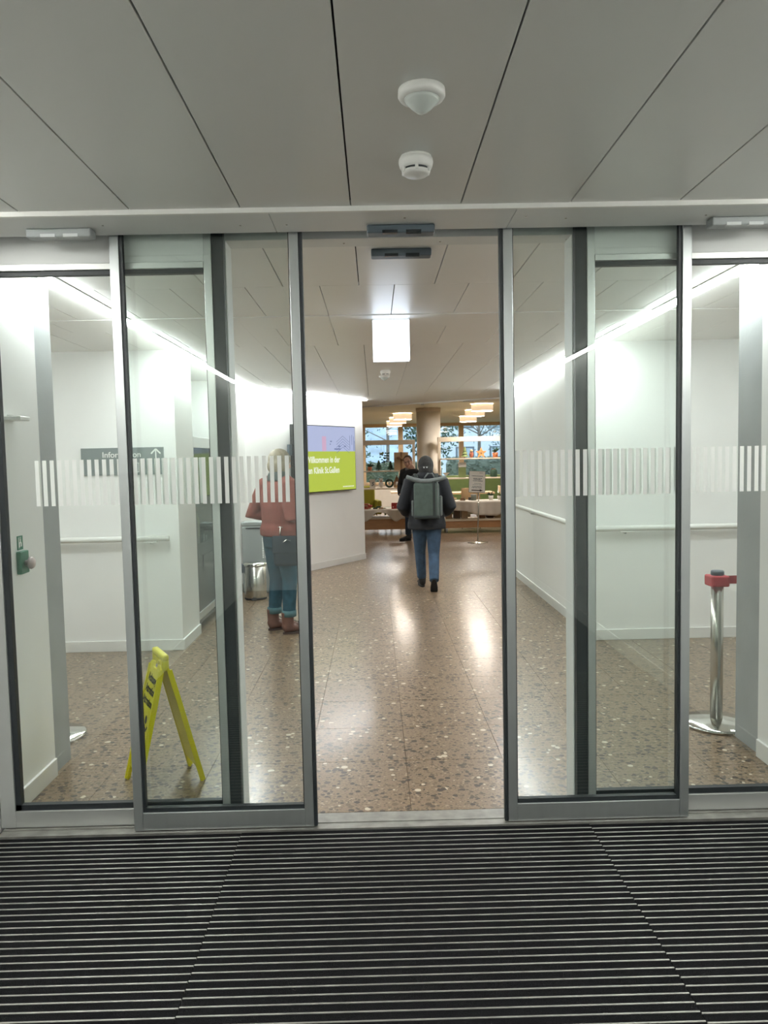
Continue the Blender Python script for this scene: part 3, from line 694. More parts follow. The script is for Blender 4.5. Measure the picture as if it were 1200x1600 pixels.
# ---- draped cloths
M_cloth = mat('white_cotton_cloth', 'd9d3c8', .85, var=.04, bump=.1, bscale=90)
def cloth(label, x0, x1, zt, drop):
    q = NB(); n = 70; top = []; rows = []
    for j in range(8):
        row = []
        for i in range(n+1):
            u_ = i/n; x = x0+(x1-x0)*u_; dz = drop(x)*j/7
            y = 15.905 - .012*math.sin(x*38)*(j/7) - .02*(j/7)*math.sin(x*9+1)
            row.append(q.verts.new((x, y - .012, zt+.006 - dz)))
        rows.append(row)
    back = [q.verts.new((x0+(x1-x0)*i/n, 16.24, zt+.006)) for i in range(n+1)]
    for i in range(n):
        q.faces.new((back[i], back[i+1], rows[0][i+1], rows[0][i]))
        for j in range(7): q.faces.new((rows[j][i], rows[j][i+1], rows[j+1][i+1], rows[j+1][i]))
    o = obj('tablecloth', q, M_cloth, None, True); so = o.modifiers.new('s', 'SOLIDIFY'); so.thickness = .004; so.offset = 1
    tag(o, label, 'tablecloth')
def interp(pts):
    def f(x):
        for (a, b_), (c, d) in zip(pts, pts[1:]):
            if x <= c: k = max(0, (x-a)/(c-a)); k = k*k*(3-2*k); return b_+(d-b_)*k
        return pts[-1][1]
    return f
cloth('white cloth hanging in two swags from the left display cart', -1.30, .86, .52, interp([(-1.3, .10), (-.75, .26), (-.22, .25), (.05, .06), (.18, .07), (.42, .26), (.62, .17), (.86, .10)]))
cloth('white cloth hanging in one deep swag from the right display cart', 1.38, 3.77, .66, interp([(1.38, .17), (1.85, .21), (2.15, .30), (2.5, .32), (2.9, .14), (3.2, .26), (3.77, .12)]))
# ---- goods on the carts
def simple(name, label, cat, x, y, z, parts, rz=0, group=None):
    t = thing(name, label, cat, (x, y, z), rz, group)
    for nm, bmx, m, sm in parts: obj(nm, bmx, m, t, sm)
    return t
G1 = mat('fir_green', '2f4a3a', .8, var=.25, scale=40); G2 = mat('sage_green', '6f7d4e', .8, var=.15); RD = mat('gift_red', 'a2302c', .6, var=.1); BR = mat('brown_card', '8a6a4c', .8, var=.1)
TN = mat('tan_paper', 'b79d7b', .8, var=.08); WH = mat('white_card', 'dcd9d0', .7, var=.03); SW = mat('star_wood', 'c48a55', .6, var=.1); CY = mat('terracotta_pot', 'b06a3f', .7)
SY = 16.40
def fir(label, x, z, h, m=G1):
    q = NB()
    for k in range(3): lathe(q, [(h*(.34-.08*k), h*(.12+.25*k)), (h*.05, h*(.50+.25*k) if k < 2 else h)], 14)
    simple('fir_ornament', label, 'ornament', x, SY, z, [('trunk', lathe(NB(), [(h*.10, 0), (h*.05, h*.15)], 10), BR, False), ('needles', q, m, False)])
def boxy(name, label, cat, x, z, w, h, d, m, band=None, y=SY):
    ps = [('box', bx(NB(), -w/2, w/2, -d/2, d/2, 0, h, .004, 1), m, False)]
    if band: ps.append(('ribbon', bx(NB(), -w*.07, w*.07, -d/2-.003, d/2+.003, 0, h+.003), band, False))
    return simple(name, label, cat, x, y, z, ps)
def pot(label, x, z, s, leaf=G1, y=SY, pm=CY):
    q = NB(); random.seed(int(x*100))
    for k in range(14):
        a = random.uniform(0, 6.28); e = random.uniform(.2, 1.2); L_ = s*random.uniform(.6, 1.0)
        tip = Vector((math.cos(a)*math.cos(e), math.sin(a)*math.cos(e), math.sin(e)))*L_
        tube(q, [(0, 0, s*.7), Vector((0, 0, s*.75))+tip*.5, Vector((0, 0, s*.7))+tip], [s*.03, (s*.10, s*.03), s*.01], (1, 0, 0), 6)
    simple('potted_plant', label, 'plant', x, y, z, [('pot', lathe(NB(), [(s*.32, 0), (s*.42, s*.7), (s*.36, s*.7), (s*.34, s*.6), (0, s*.6)], 16), pm, True), ('leaves', q, leaf, True)])
fir('dark green fir ornament left on the upper left cart shelf', .09, 1.325, .22); fir('dark green fir ornament nearer the gift box on the upper left shelf', .34, 1.325, .20)
pot('small plant in a clay pot at the left end of the upper left shelf', -.10, 1.325, .12)
boxy('gift_box', 'tall tan gift box with brown ribbon on the upper left shelf', 'gift box', .57, 1.325, .30, .38, .14, TN, BR)
simple('ribbon_bow', 'brown bow on the front of the tall tan gift box', 'bow', .57, SY-.085, 1.56, [('loop', ball(NB(), (-.05, 0, .03), (.05, .012, .03)), BR, True), ('loop', ball(NB(), (.05, 0, -.01), (.05, .012, .03)), BR, True), ('knot', ball(NB(), (0, 0, .01), .018), BR, True)])
simple('greeting_card', 'white card with a grey drawing on the lower left shelf', 'card', -.05, SY, .955, [('card', bx(NB(), -.06, .06, -.006, .006, 0, .19, .001, 1), WH, False), ('drawing', tube(NB(), [(-.02, -.0065, .05), (.02, -.0065, .07), (.0, -.0065, .11), (.025, -.0065, .13)], [(.0005, .012)]*4, (0, 1, 0), 6), M_dsens, False)])
simple('felt_bear', 'cream felt bear figure sitting on the lower left shelf', 'toy', .13, SY, .955, [('body', ball(NB(), (0, 0, .07), (.055, .05, .07)), WH, True), ('head', ball(NB(), (0, -.01, .155), .042), WH, True), ('ear', ball(NB(), (-.03, 0, .195), .014), TN, True), ('ear', ball(NB(), (.03, 0, .195), .014), TN, True), ('muzzle', ball(NB(), (0, -.048, .148), .014), BR, True)])
q = NB(); tube(q, [(.075*math.cos(k*math.pi/10), 0, .095+.075*math.sin(k*math.pi/10)) for k in range(21)], [.02]*21, (0, 1, 0), 8)
simple('door_wreath', 'small green wreath with white centre on the lower left shelf', 'wreath', .31, SY, .955, [('ring', q, G1, True), ('rosette', ball(NB(), (0, -.005, .10), (.03, .012, .03)), WH, True)])
simple('gnome_figure', 'brown pointed gnome figure on the lower left shelf', 'figure', .47, SY, .955, [('hat', lathe(NB(), [(.07, .09), (.05, .16), (.0, .27)], 14), BR, True), ('body', lathe(NB(), [(.065, 0), (.07, .05), (.05, .12), (0, .12)], 14), TN, True), ('beard', ball(NB(), (0, -.045, .09), (.035, .03, .045)), WH, True)])
for k, (x, l) in enumerate(((.15, 1.75), (.27, 1.70), (.21, 1.60))):
    q = NB(); random.seed(k); tube(q, [(0, 0, 0), (0, 0, l-1.87)], [.002, .002], n=6); r_ = NB()
    for j in range(9): ball(r_, (random.uniform(-.05, .05), random.uniform(-.02, .02), l-1.87-random.uniform(0, .14)), (.022, .006, .014), 8, 6)
    simple('hanging_sprig', ('leftmost', 'rightmost', 'lowest')[k] + ' green sprig hanging from the left cart top bar', 'sprig', x, SY+.02, 1.87, [('string', q, BR, False), ('leaves', r_, (G2, G1, G1)[k], True)])
fir('green fir ornament at the left of the upper right shelf', 1.93, 1.555, .24, G2)
simple('robin_figure', 'small reddish figure beside the fir ornament on the right shelf', 'figure', 2.07, SY, 1.555, [('body', ball(NB(), (0, 0, .07), (.045, .04, .07)), mat('rust_felt', '9a5b46', .8), True), ('head', ball(NB(), (0, -.01, .15), .034), TN, True)])
st = [((.125 if k % 2 == 0 else .055)*math.sin(k*math.pi/5), .125*.82+(.125 if k % 2 == 0 else .055)*math.cos(k*math.pi/5)) for k in range(10)]
simple('wooden_star', 'orange wooden star standing on the upper right shelf', 'star', 2.28, SY, 1.555, [('star', prism(NB(), st, -.015, .015), SW, False), ('heart', ball(NB(), (0, -.016, .10), (.025, .006, .022)), BR, True)])
pot('small plant in an orange pot on the upper right shelf', 2.58, 1.555, .15)
boxy('gift_box', 'olive gift carton with cream lid on the lower right shelf', 'gift box', 1.87, 1.14, .15, .22, .12, G2, None); boxy('gift_box', 'cream box stacked on the olive carton on the right shelf', 'gift box', 1.87, 1.362, .16, .10, .12, WH, None)
simple('storage_jar', 'dark green jar on the lower right shelf beyond the notice', 'jar', 2.54, SY, 1.14, [('body', lathe(NB(), [(.065, 0), (.075, .02), (.075, .14), (.055, .16), (0, .16)], 18), G1, True), ('lid', lathe(NB(), [(.05, .16), (.052, .175), (0, .18)], 18), BR, True)])
simple('paper_flower', 'white folded paper decoration at the left of the lower right shelf', 'ornament', 1.52, SY, 1.14, [('stem', lathe(NB(), [(.02, 0), (.012, .06)], 8), G2, True), ('petals', lathe(NB(), [(.012, .05), (.085, .11), (.05, .10), (0, .07)], 7), WH, False)])
YT = 16.02
boxy('gift_bag', 'red gift parcel with white spots on the left cloth', 'gift bag', .42, .528, .17, .125, .12, RD, None, YT)
for k, (dx, dz) in enumerate(((-.05, .04), (.03, .08), (.05, .03))): 
    o = obj('spot', ball(NB(), (dx, -.061, dz), (.012, .002, .012), 10, 6), WH, bpy.data.objects['gift_bag'])
def heap(label, name, x, z, m, w, n, seed, y=YT):
    random.seed(seed)
    t = thing(name, label, 'goods', (x, y, z))
    for k in range(n): obj('packet', bx(NB(), -.045, .045, -.03, .03, 0, .028, .006, 2, M=Matrix.Translation((random.uniform(-w, w), random.uniform(-.03, .05), .030*(k//3)+.002*(k % 3))) @ Matrix.Rotation(random.uniform(-.5, .5), 4, 'Z')), m[k % len(m)], t)
heap('heap of reddish packets at the left end of the left cloth', 'packet_heap', -.16, .528, [RD, mat('salmon_packet', 'b8604e', .6), TN], .06, 12, 1)
heap('few white and green packets in the middle of the left cloth', 'packet_heap', .08, .528, [WH, G1, TN], .10, 5, 2)
heap('small stack of red and tan packets on the right cloth', 'packet_heap', 1.60, .668, [RD, TN, mat('salmon_packet', 'b8604e', .6)], .08, 8, 3)
heap('row of dark packets in the middle of the right cloth', 'packet_heap', 1.90, .668, [G1, BR, mat('dark_packet', '3c3a36', .7)], .12, 6, 4)
simple('tin_can', 'grey green tin on the right cloth behind the notice pole', 'tin', 2.06, YT, .668, [('body', lathe(NB(), [(.06, 0), (.06, .11), (0, .11)], 20), mat('grey_tin', '6d7468', .4), True), ('lid', lathe(NB(), [(.063, .11), (.063, .125), (0, .125)], 20), M_lsens, True)])
pot('low leafy plant with white pot on the right cloth', 2.42, .668, .13, G1, YT, WH); pot('low plant at the right end of the right cloth', 2.60, .668, .12, G2, YT, WH)
for k, x in enumerate((1.55, 1.72, 1.88, 2.25, 2.42, 2.58)):
    boxy('storage_box', 'cardboard box %s from the left under the right display cart' % ('first', 'second', 'third', 'fourth', 'fifth', 'sixth')[k], 'box', x, .285, .13, .16+.03*(k % 2), .25, (BR, mat('dark_wood', '5a4636', .7), TN)[k % 3], None, 16.25)
# ---- furniture behind the carts
M_olv = mat('olive_yellow_upholstery', '8f8a2e', .85, var=.06); M_gup = mat('moss_green_upholstery', '5f7040', .85, var=.08); M_gdk = mat('sage_slats', '6d7b5c', .7)
t = thing('armchair', 'olive yellow armchair behind the left display cart', 'armchair', (-.30, 17.9, 0), R(8))
obj('seat', bx(NB(), -.33, .33, -.30, .30, .30, .44, .04, 3), M_olv, t); obj('backrest', bx(NB(), -.33, .33, .20, .32, .40, .95, .05, 3), M_olv, t)
for s in (-1, 1):
    obj('armrest', bx(NB(), s*.36-.05, s*.36+.05, -.30, .30, .30, .62, .03, 2), M_olv, t)
    for yy in (-.24, .24): obj('leg', tube(NB(), [(s*.30, yy, .30), (s*.32, yy*1.05, 0)], [.02, .014], n=10), M_wood, t)
t = thing('slatted_chair', 'sage green slatted chair beside the olive armchair', 'chair', (.47, 17.6, 0), R(-70))
obj('seat', bx(NB(), -.22, .22, -.22, .22, .42, .46, .01, 2), M_gdk, t)
for sx in (-1, 1):
    for yy in (-.19, .19): obj('leg', bx(NB(), sx*.19-.018, sx*.19+.018, yy-.018, yy+.018, 0, .42 if yy < 0 else .98, .003, 1), M_gdk, t)
for z in (.55, .67, .79, .91): obj('back_slat', bx(NB(), -.19, .19, .175, .20, z-.035, z+.035, .004, 1), M_gdk, t)
t = thing('sofa', 'long moss green sofa behind the right display cart', 'sofa', (2.9, 19.2, 0))
obj('seat', bx(NB(), -1.35, 1.35, -.42, .30, .18, .46, .04, 3), M_gup, t)
for k in range(3): obj('back_cushion', bx(NB(), -1.35+.9*k+.005, -.45+.9*k-.005, .18, .42, .46, 1.12, .05, 3), M_gup, t)
for s in (-1, 1): obj('armrest', bx(NB(), s*1.45-.10, s*1.45+.10, -.42, .42, .0, .64, .03, 2), M_gup, t)
def cafe_table(label, x, y, w, d, h):
    t = thing('cafe_table', label, 'table', (x, y, 0)); obj('table_top', bx(NB(), -w/2, w/2, -d/2, d/2, h-.04, h, .006, 2), M_woodp, t)
    obj('column', lathe(NB(), [(.035, .02), (.035, h-.04)], 16), M_steel, t, True); obj('foot_plate', lathe(NB(), [(.26, 0), (.26, .012), (.03, .03), (0, .03)], 28), M_steel, t, True)
cafe_table('pale wooden cafe table behind the right display cart', 2.15, 17.6, 1.1, .7, .78); cafe_table('pale wooden cafe table behind the left display cart', .90, 19.6, 1.0, .7, .74)
def cafe_chair(label, x, y, rz):
    t = thing('cafe_chair', label, 'chair', (x, y, 0), rz)
    obj('seat', bx(NB(), -.21, .21, -.21, .21, .44, .462, .008, 2), M_woodp, t); obj('backrest', bx(NB(), -.21, .21, .19, .21, .64, .90, .012, 2), M_woodp, t)
    for sx in (-1, 1):
        obj('leg', tube(NB(), [(sx*.18, -.18, .44), (sx*.20, -.21, 0)], [.012, .010], n=10), M_steel, t, True)
        obj('leg', tube(NB(), [(sx*.18, .20, .90), (sx*.18, .18, .44), (sx*.20, .23, 0)], [.012, .012, .010], n=10), M_steel, t, True)
cafe_chair('wooden cafe chair turned away at the right cafe table', 2.10, 17.05, R(180)); cafe_chair('wooden cafe chair right of the notice stand', 2.72, 17.7, R(-80))
# ---- notice stand
t = thing('notice_stand', 'slim metal notice stand holding a white paper sheet with arrow', 'sign stand', (1.865, 14.0, 0))
obj('base', lathe(NB(), [(.185, 0), (.188, .006), (.183, .012), (.02, .022), (0, .022)], 40), M_steel, t, True)
obj('pole', tube(NB(), [(0, 0, .015), (.006, .0, .3), (.020, 0, .6), (.018, .0, .95)], [.011]*4, n=14), M_steel, t, True)
Mp = Matrix.Translation((.0, -.005, 1.118)) @ Matrix.Rotation(R(-12), 4, 'X') @ Matrix.Rotation(R(3.5), 4, 'Y')
fr = obj('sheet_frame', bx(NB(), -.150, .150, .002, .012, -.200, .200, .002, 1), M_dsens, t); fr.matrix_local = Mp
pp = box('sheet', -.144, .144, -.001, .002, -.194, .194, mat('white_paper', 'e2dfd6', .7, var=.01), fr)
q = NB(); bx(q, -.10, .06, -.0016, -.001, -.168, -.150); prism(q, [(.05, -.182), (.11, -.159), (.05, -.136)], -.0016, -.001); obj('arrow', q, M_black, fr)
for k, (z, w, h) in enumerate(((.165, .02, .008), (.105, .10, .011), (.060, .07, .012), (.040, .065, .012), (.015, .075, .013), (-.030, .05, .008), (-.055, .08, .008), (-.090, .085, .012), (-.113, .095, .012))):
    q = NB(); random.seed(k); x = -w + (.06 if k == 0 else 0)
    while x < w + (.06 if k == 0 else 0):
        l_ = random.uniform(.008, .03); bx(q, x, x+l_, -.0014, -.001, z-h/2, z+h/2); x += l_+.006
    tag(obj('text_line', q, M_sgrey if k in (0, 5, 6) else M_dsens, fr), kind='stuff')

# ================================================================== OUTDOORS
tag(box('ground', -60, 70, 24.3, 120, -.4, -.3, mat('frosty_lawn', '6d7f6a', .95, var=.2, scale=3)), 'frosty green lawn outside the foyer windows', 'ground', kind='structure')
def hill():
    q = NB(); vs = []; random.seed(2)
    for i in range(41):
        x = -60+i*3.2; h = 5.5+2.0*math.sin(x*.07+1)+.7*math.sin(x*.31)
        vs.append([q.verts.new((x, 78, -.4)), q.verts.new((x, 86, h*.7)), q.verts.new((x, 96, h)), q.verts.new((x, 118, -.4))])
    for a, b_ in zip(vs, vs[1:]):
        for k in range(3): q.faces.new((a[k], b_[k], b_[k+1], a[k+1]))
    return q
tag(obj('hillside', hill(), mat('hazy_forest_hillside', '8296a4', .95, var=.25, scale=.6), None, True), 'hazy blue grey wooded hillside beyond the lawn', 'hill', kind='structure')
def leafy(bm, c, r, n, seed, s):
    random.seed(seed)
    for k in range(n):
        d = Vector((random.gauss(0, 1), random.gauss(0, 1), random.gauss(0, 1))).normalized()*random.uniform(.55, 1)
        p = Vector(c)+Vector((d.x*r[0], d.y*r[1], d.z*r[2])); a = Vector((random.gauss(0, 1), random.gauss(0, 1), random.gauss(0, 1))).normalized()
        b_ = a.orthogonal().normalized()
        v_ = [bm.verts.new(p+a*s), bm.verts.new(p+b_*s*.5), bm.verts.new(p-a*s), bm.verts.new(p-b_*s*.5)]; bm.faces.new(v_)
    return bm
def tree(label, x, y, h, r, m, seed, kind='round'):
    t = thing('garden_tree', label, 'tree', (x, y, -.3)); random.seed(seed)
    obj('trunk', tube(NB(), [(0, 0, 0), (.05, 0, h*.4), (0, 0, h*.8)], [.10, .07, .03], n=10), mat('bark', '6a6763', .9, var=.2), t, True)
    q = NB()
    for k in range(9):
        a = k*.7+random.random(); z = h*random.uniform(.35, .8); L_ = r*random.uniform(.7, 1.1)
        tube(q, [(0, 0, z), (math.cos(a)*L_*.5, math.sin(a)*L_*.5, z+.25*L_), (math.cos(a)*L_, math.sin(a)*L_, z+.35*L_)], [.03, .018, .006], n=6)
    obj('branches', q, mat('bark', '6a6763', .9), t)
    q = NB()
    if kind == 'round': leafy(q, (0, 0, h*.66), (r, r, h*.36), 1500, seed, .10)
    elif kind == 'fir':
        for k in range(9): leafy(q, (0, 0, h*(.15+.09*k)), (r*(1-k*.1), r*(1-k*.1), h*.05), 260, seed+k, .11)
    else: leafy(q, (0, 0, h*.66), (r, r, h*.36), 260, seed, .07)
    tag(obj('foliage', q, m, t), kind='stuff')
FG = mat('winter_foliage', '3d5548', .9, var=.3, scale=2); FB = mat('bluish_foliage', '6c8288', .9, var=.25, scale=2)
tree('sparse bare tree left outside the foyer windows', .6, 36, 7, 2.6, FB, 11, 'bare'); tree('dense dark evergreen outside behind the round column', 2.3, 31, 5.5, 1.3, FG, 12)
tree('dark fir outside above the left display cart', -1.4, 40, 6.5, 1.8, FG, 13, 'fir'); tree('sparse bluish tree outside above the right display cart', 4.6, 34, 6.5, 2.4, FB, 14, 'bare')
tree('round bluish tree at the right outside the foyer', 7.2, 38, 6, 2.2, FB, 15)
def hedge(label, x, y, w, h, m, seed):
    t = thing('garden_hedge', label, 'hedge', (x, y, -.3)); obj('core', bx(NB(), -w/2, w/2, -.35, .35, 0, h-.1, .15, 2), m, t)
    q = NB(); random.seed(seed)
    for k in range(1600):
        f = random.random(); p = Vector((random.uniform(-w/2, w/2), -.36, random.uniform(0, h))) if f < .75 else Vector((random.uniform(-w/2, w/2), random.uniform(-.35, .35), h-.05))
        a = Vector((random.gauss(0, 1), random.gauss(0, .5), random.gauss(0, 1))).normalized(); b_ = a.orthogonal().normalized()
        q.faces.new([q.verts.new(p+a*.09), q.verts.new(p+b_*.05), q.verts.new(p-a*.09), q.verts.new(p-b_*.05)])
    tag(obj('leaves', q, m, t), kind='stuff')
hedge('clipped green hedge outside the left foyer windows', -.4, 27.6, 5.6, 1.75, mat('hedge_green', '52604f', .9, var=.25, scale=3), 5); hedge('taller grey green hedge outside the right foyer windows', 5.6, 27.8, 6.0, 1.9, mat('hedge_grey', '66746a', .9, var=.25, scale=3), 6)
hb = thing('neighbour_house', 'pale grey neighbouring house seen through the right foyer windows', 'building', (9.5, 50, -.3))
box('wall', -5.0, 5.0, 0, 8, 0, 6.2, mat('pale_blue_render', 'b9c6d2', .9, var=.05), hb)
for ix in range(4):
    for iz in range(2):
        w = box('window', -4.2+ix*2.2, -3.0+ix*2.2, -.03, .02, 1.0+iz*2.8, 2.6+iz*2.8, mat('house_window_frame', '56616b', .5), hb); box('pane', -4.1+ix*2.2, -3.1+ix*2.2, -.045, -.03, 1.1+iz*2.8, 2.5+iz*2.8, mat('house_pane', '8fa4b5', .1), w)
obj('roof', prism(NB(), [(-5.4, 6.2), (5.4, 6.2), (0, 8.4)], -.4, 8.4), mat('slate_roof', '6b727a', .8), hb)

# ================================================================== PEOPLE
M_skin = mat('skin', 'd6ac96', .55, var=.05); M_eye = mat('dark_eye', '2a2320', .3)
def head_shell(bm, M):
    n = NB()
    sec = [(-.118, .022, .022, .045), (-.105, .040, .042, .036), (-.07, .056, .070, .018), (-.03, .066, .086, .006), (.02, .072, .095, -.002), (.06, .070, .093, -.008), (.09, .055, .076, -.010), (.108, .032, .045, -.010), (.116, .010, .014, -.010)]
    tube(n, [(0, y, z) for z, a, b_, y in sec], [(a, b_) for z, a, b_, y in sec], (1, 0, 0), 18)
    tube(n, [(0, .088, .012), (0, .100, -.015), (0, .106, -.030), (0, .085, -.038)], [.008, .011, .013, .008], n=10)      # nose
    for s in (-1, 1):
        ball(n, (s*.073, -.004, -.008), (.010, .020, .032)); ball(n, (s*.030, .086, .022), (.020, .010, .008)); ball(n, (s*.040, .066, -.030), (.020, .020, .020))
    ball(n, (0, .082, -.060), (.026, .012, .007)); ball(n, (0, .080, -.072), (.022, .012, .007)); ball(n, (0, .072, -.100), (.018, .014, .012))
    me = bpy.data.meshes.new('tmp'); bmesh.ops.transform(n, matrix=M, verts=n.verts[:]); n.to_mesh(me); n.free(); bm.from_mesh(me); bpy.data.meshes.remove(me)
def hand(bm, wrist, d, palm_n, side, curl=.6, s=.92):
    d = Vector(d).normalized(); nrm = Vector(palm_n); nrm = (nrm - nrm.dot(d)*d).normalized(); lat = d.cross(nrm)*side; w = Vector(wrist)
    tube(bm, [w-d*.01, w+d*.02*s, w+d*.055*s, w+d*.092*s], [(.026*s, .018*s), (.030*s, .017*s), (.041*s, .015*s), (.040*s, .013*s)], lat, 12)
    for k, L_ in enumerate((.070, .080, .074, .058)):
        p = w + d*.086*s + lat*(.028 - .0185*k)*s; pts = [p-d*.012]; a = 0
        for f in (.45, .32, .25):
            pts.append(pts[-1] + (d*math.cos(a) + nrm*math.sin(a))*(L_*f*s + (.012 if len(pts) == 1 else 0))); a += curl
        tube(bm, pts, [.0092*s, .0088*s, .0080*s, .0066*s], lat, 8)
    p = w + d*.030*s + lat*.026*s
    tube(bm, [p, p+(lat*.75+d*.6+nrm*.2)*.032*s, p+(lat*.9+d*1.5+nrm*.5)*.036*s, p+(lat*.75+d*2.2+nrm*.9)*.036*s], [.013*s, .0115*s, .010*s, .008*s], nrm, 8)
def foot(bm, M, s=1., boot=0.):
    n = NB(); sec = [(-.075, .020, .026, .036), (-.060, .034, .040, .042), (-.02, .038, .046, .046), (.04, .036, .036, .038), (.09, .043, .029, .031), (.14, .042, .023, .025), (.175, .026, .015, .018), (.185, .008, .008, .015)]
    tube(n, [(0, y*s, z*s) for y, a, h, z in sec], [(a*s, h*s) for y, a, h, z in sec], (1, 0, 0), 16)
    if boot: tube(n, [(0, -.025*s, .03), (0, -.030*s, .09), (0, -.032*s, .09+boot)], [(.040*s, .046*s), (.043*s, .048*s), (.046*s, .052*s)], (1, 0, 0), 16)
    me = bpy.data.meshes.new('tmp'); bmesh.ops.transform(n, matrix=M, verts=n.verts[:]); n.to_mesh(me); n.free(); bm.from_mesh(me); bpy.data.meshes.remove(me)
def sole(M, s=1.):
    n = NB(); pts = []
    for k in range(28):
        a = 2*math.pi*k/28; yy = math.sin(a); w = .034 + .010*max(0, yy); pts.append((w*s*math.cos(a), (.055 + .132*yy)*s))
    slab(n, pts, 0, .018); bmesh.ops.transform(n, matrix=M, verts=n.verts[:]); return n
def Mt(p, rz=0, rx=0): return Matrix.Translation(p) @ Matrix.Rotation(rz, 4, 'Z') @ Matrix.Rotation(rx, 4, 'X')
def lerp(a, b_, t): return Vector(a)*(1-t) + Vector(b_)*t
def leg_pts(h, k, a): return [Vector(h), lerp(h, k, .5), Vector(k), lerp(k, a, .35), Vector(a)]
def body(parent, J, headM, hands=True, curl=.6):
    q = NB(); head_shell(q, headM); hc = headM.translation
    tube(q, [J['neck'], lerp(J['neck'], hc, .5), hc + Vector((0, -.01, -.04))], [.058, .052, .052])
    c = J['pelvis']; n = J['neck']
    tube(q, [Vector(c)+Vector((0, 0, -.07)), c, lerp(c, n, .3), lerp(c, n, .6), lerp(c, n, .88), n], [(.12, .09), (.15, .105), (.125, .09), (.145, .10), (.15, .085), (.06, .055)])
    for s in 'LR':
        tube(q, leg_pts(J['hip'+s], J['knee'+s], J['ankle'+s]), [.078, .066, .050, .046, .034], n=12)
        sh, el, wr = (Vector(J[k+s]) for k in ('sh', 'el', 'wr'))
        tube(q, [sh, lerp(sh, el, .5), el, lerp(el, wr, .4), wr], [.048, .042, .036, .036, .026], n=12)
        foot(q, J['footM'+s], .93)
        if hands: hand(q, wr, (wr-el), J.get('palm'+s, (0, 0, 1)), 1 if s == 'L' else -1, curl)
    return baked('body', q, M_skin, parent, .0075, 3)
def jeans(parent, J, m, loose=1.0, waist=.10):
    q = NB(); c = Vector(J['pelvis'])
    tube(q, [c+Vector((0, 0, -.10)), c+Vector((0, 0, -.02)), c+Vector((0, 0, waist))], [(.155*loose, .115*loose), (.175*loose, .13*loose), (.155*loose, .115*loose)], n=18)
    for s in 'LR':
        h, k, a = J['hip'+s], J['knee'+s], J['cuff'+s]
        tube(q, leg_pts(h, k, a), [.098*loose, .084*loose, .066*loose, .064*loose, .056*loose], n=16)
        for t_ in (.42, .5, .58): 
            p = lerp(h, a, t_); 
    return baked('trousers', q, m, parent, .0095, 4)
def top(parent, name, J, m, r=1.0, hem=-.05, hemr=1.0, sl=1.0, collar=.075):
    q = NB(); c = Vector(J['pelvis']); n = Vector(J['neck'])
    tube(q, [c+Vector((0, 0, hem)), c+Vector((0, 0, hem+.06)), lerp(c, n, .22), lerp(c, n, .5), lerp(c, n, .76), lerp(c, n, .92), n+Vector((0, 0, .012))],
         [(.172*r*hemr, .132*r*hemr), (.176*r*hemr, .136*r*hemr), (.160*r, .128*r), (.178*r, .134*r), (.185*r, .122*r), (.135*r, .095*r), (collar, collar*.95)], n=20)
    for s in 'LR':
        sh, el, wr = (Vector(J[k+s]) for k in ('sh', 'el', 'wr')); w2 = lerp(el, wr, .94)
        tube(q, [lerp(sh, n, .35), sh, lerp(sh, el, .5), el, lerp(el, w2, .5), w2], [.070*r*sl, .078*r*sl, .066*r*sl, .062*r*sl, .056*r*sl, .044*r*sl], n=16)
    return baked(name, q, m, parent, .0105, 4)
denim1 = mat('teal_blue_denim', '214654', .9, var=.25, scale=18, bump=.15, bscale=300); denim2 = mat('mid_blue_denim', '34495e', .9, var=.22, scale=18, bump=.15, bscale=300)

# --- walker with backpack, seen from behind
p2 = thing('person', 'person in dark jacket and jeans walking away wearing a grey backpack', 'person', (.60, 9.02, 0), R(-3))
J = dict(pelvis=(0, 0, .84), neck=(0, .02, 1.315), hipL=(-.082, .0, .80), kneeL=(-.082, .15, .44), ankleL=(-.065, .26, .085), cuffL=(-.067, .245, .115),
         hipR=(.082, -.01, .80), kneeR=(.078, -.03, .43), ankleR=(.072, -.235, .155), cuffR=(.072, -.240, .145),
         shL=(-.175, .01, 1.265), elL=(-.275, -.02, .985), wrL=(-.205, .13, .90), shR=(.175, .01, 1.265), elR=(.275, -.02, .985), wrR=(.205, .13, .90), palmL=(1, 0, 0), palmR=(-1, 0, 0))
J['footML'] = Mt((-.065, .285, .012), R(6)); J['footMR'] = Mt((.072, -.205, .105), 0, R(-52))
hM = Mt((0, .035, 1.455), 0, R(-6)); body(p2, J, hM)
jeans(p2, J, denim2); top(p2, 'jacket', J, mat('navy_black_jacket', '16191e', .85, var=.2, scale=10), 1.20, -.11, 1.08, 1.08, .085)
q = NB(); tube(q, [(0, -.02, 1.300), (0, -.015, 1.345), (0, .0, 1.385)], [(.135, .11), (.12, .11), (.10, .095)]); baked('hood', q, MATS['navy_black_jacket'], p2, .01, 5)
q = NB(); ball(q, (0, .015, 1.475), (.094, .112, .118)); ball(q, (0, -.03, 1.42), (.088, .075, .09)); bn = baked('beanie', q, mat('charcoal_knit_beanie', '2e2e2c', .95, var=.25, scale=60, bump=.4, bscale=200), p2, .008, 4)
q = NB(); ball(q, (0, -.015, 1.385), (.082, .082, .07)); baked('hair', q, mat('dark_brown_hair', '34302c', .7, var=.3, scale=50), p2, .009, 3)
q = NB()
for s in (-1, 1):
    for k in (-1, 1): bx(q, -.002, .002, -.001, .001, -.010, .010, M=Matrix.Translation((s*.017-.005+k*.0045, -.0975, 1.455)) @ Matrix.Rotation(k*.4, 4, 'Y'))
obj('beanie_mark', q, M_white, p2)
M_sh = mat('black_shoe', '1a1a1b', .6, var=.1)
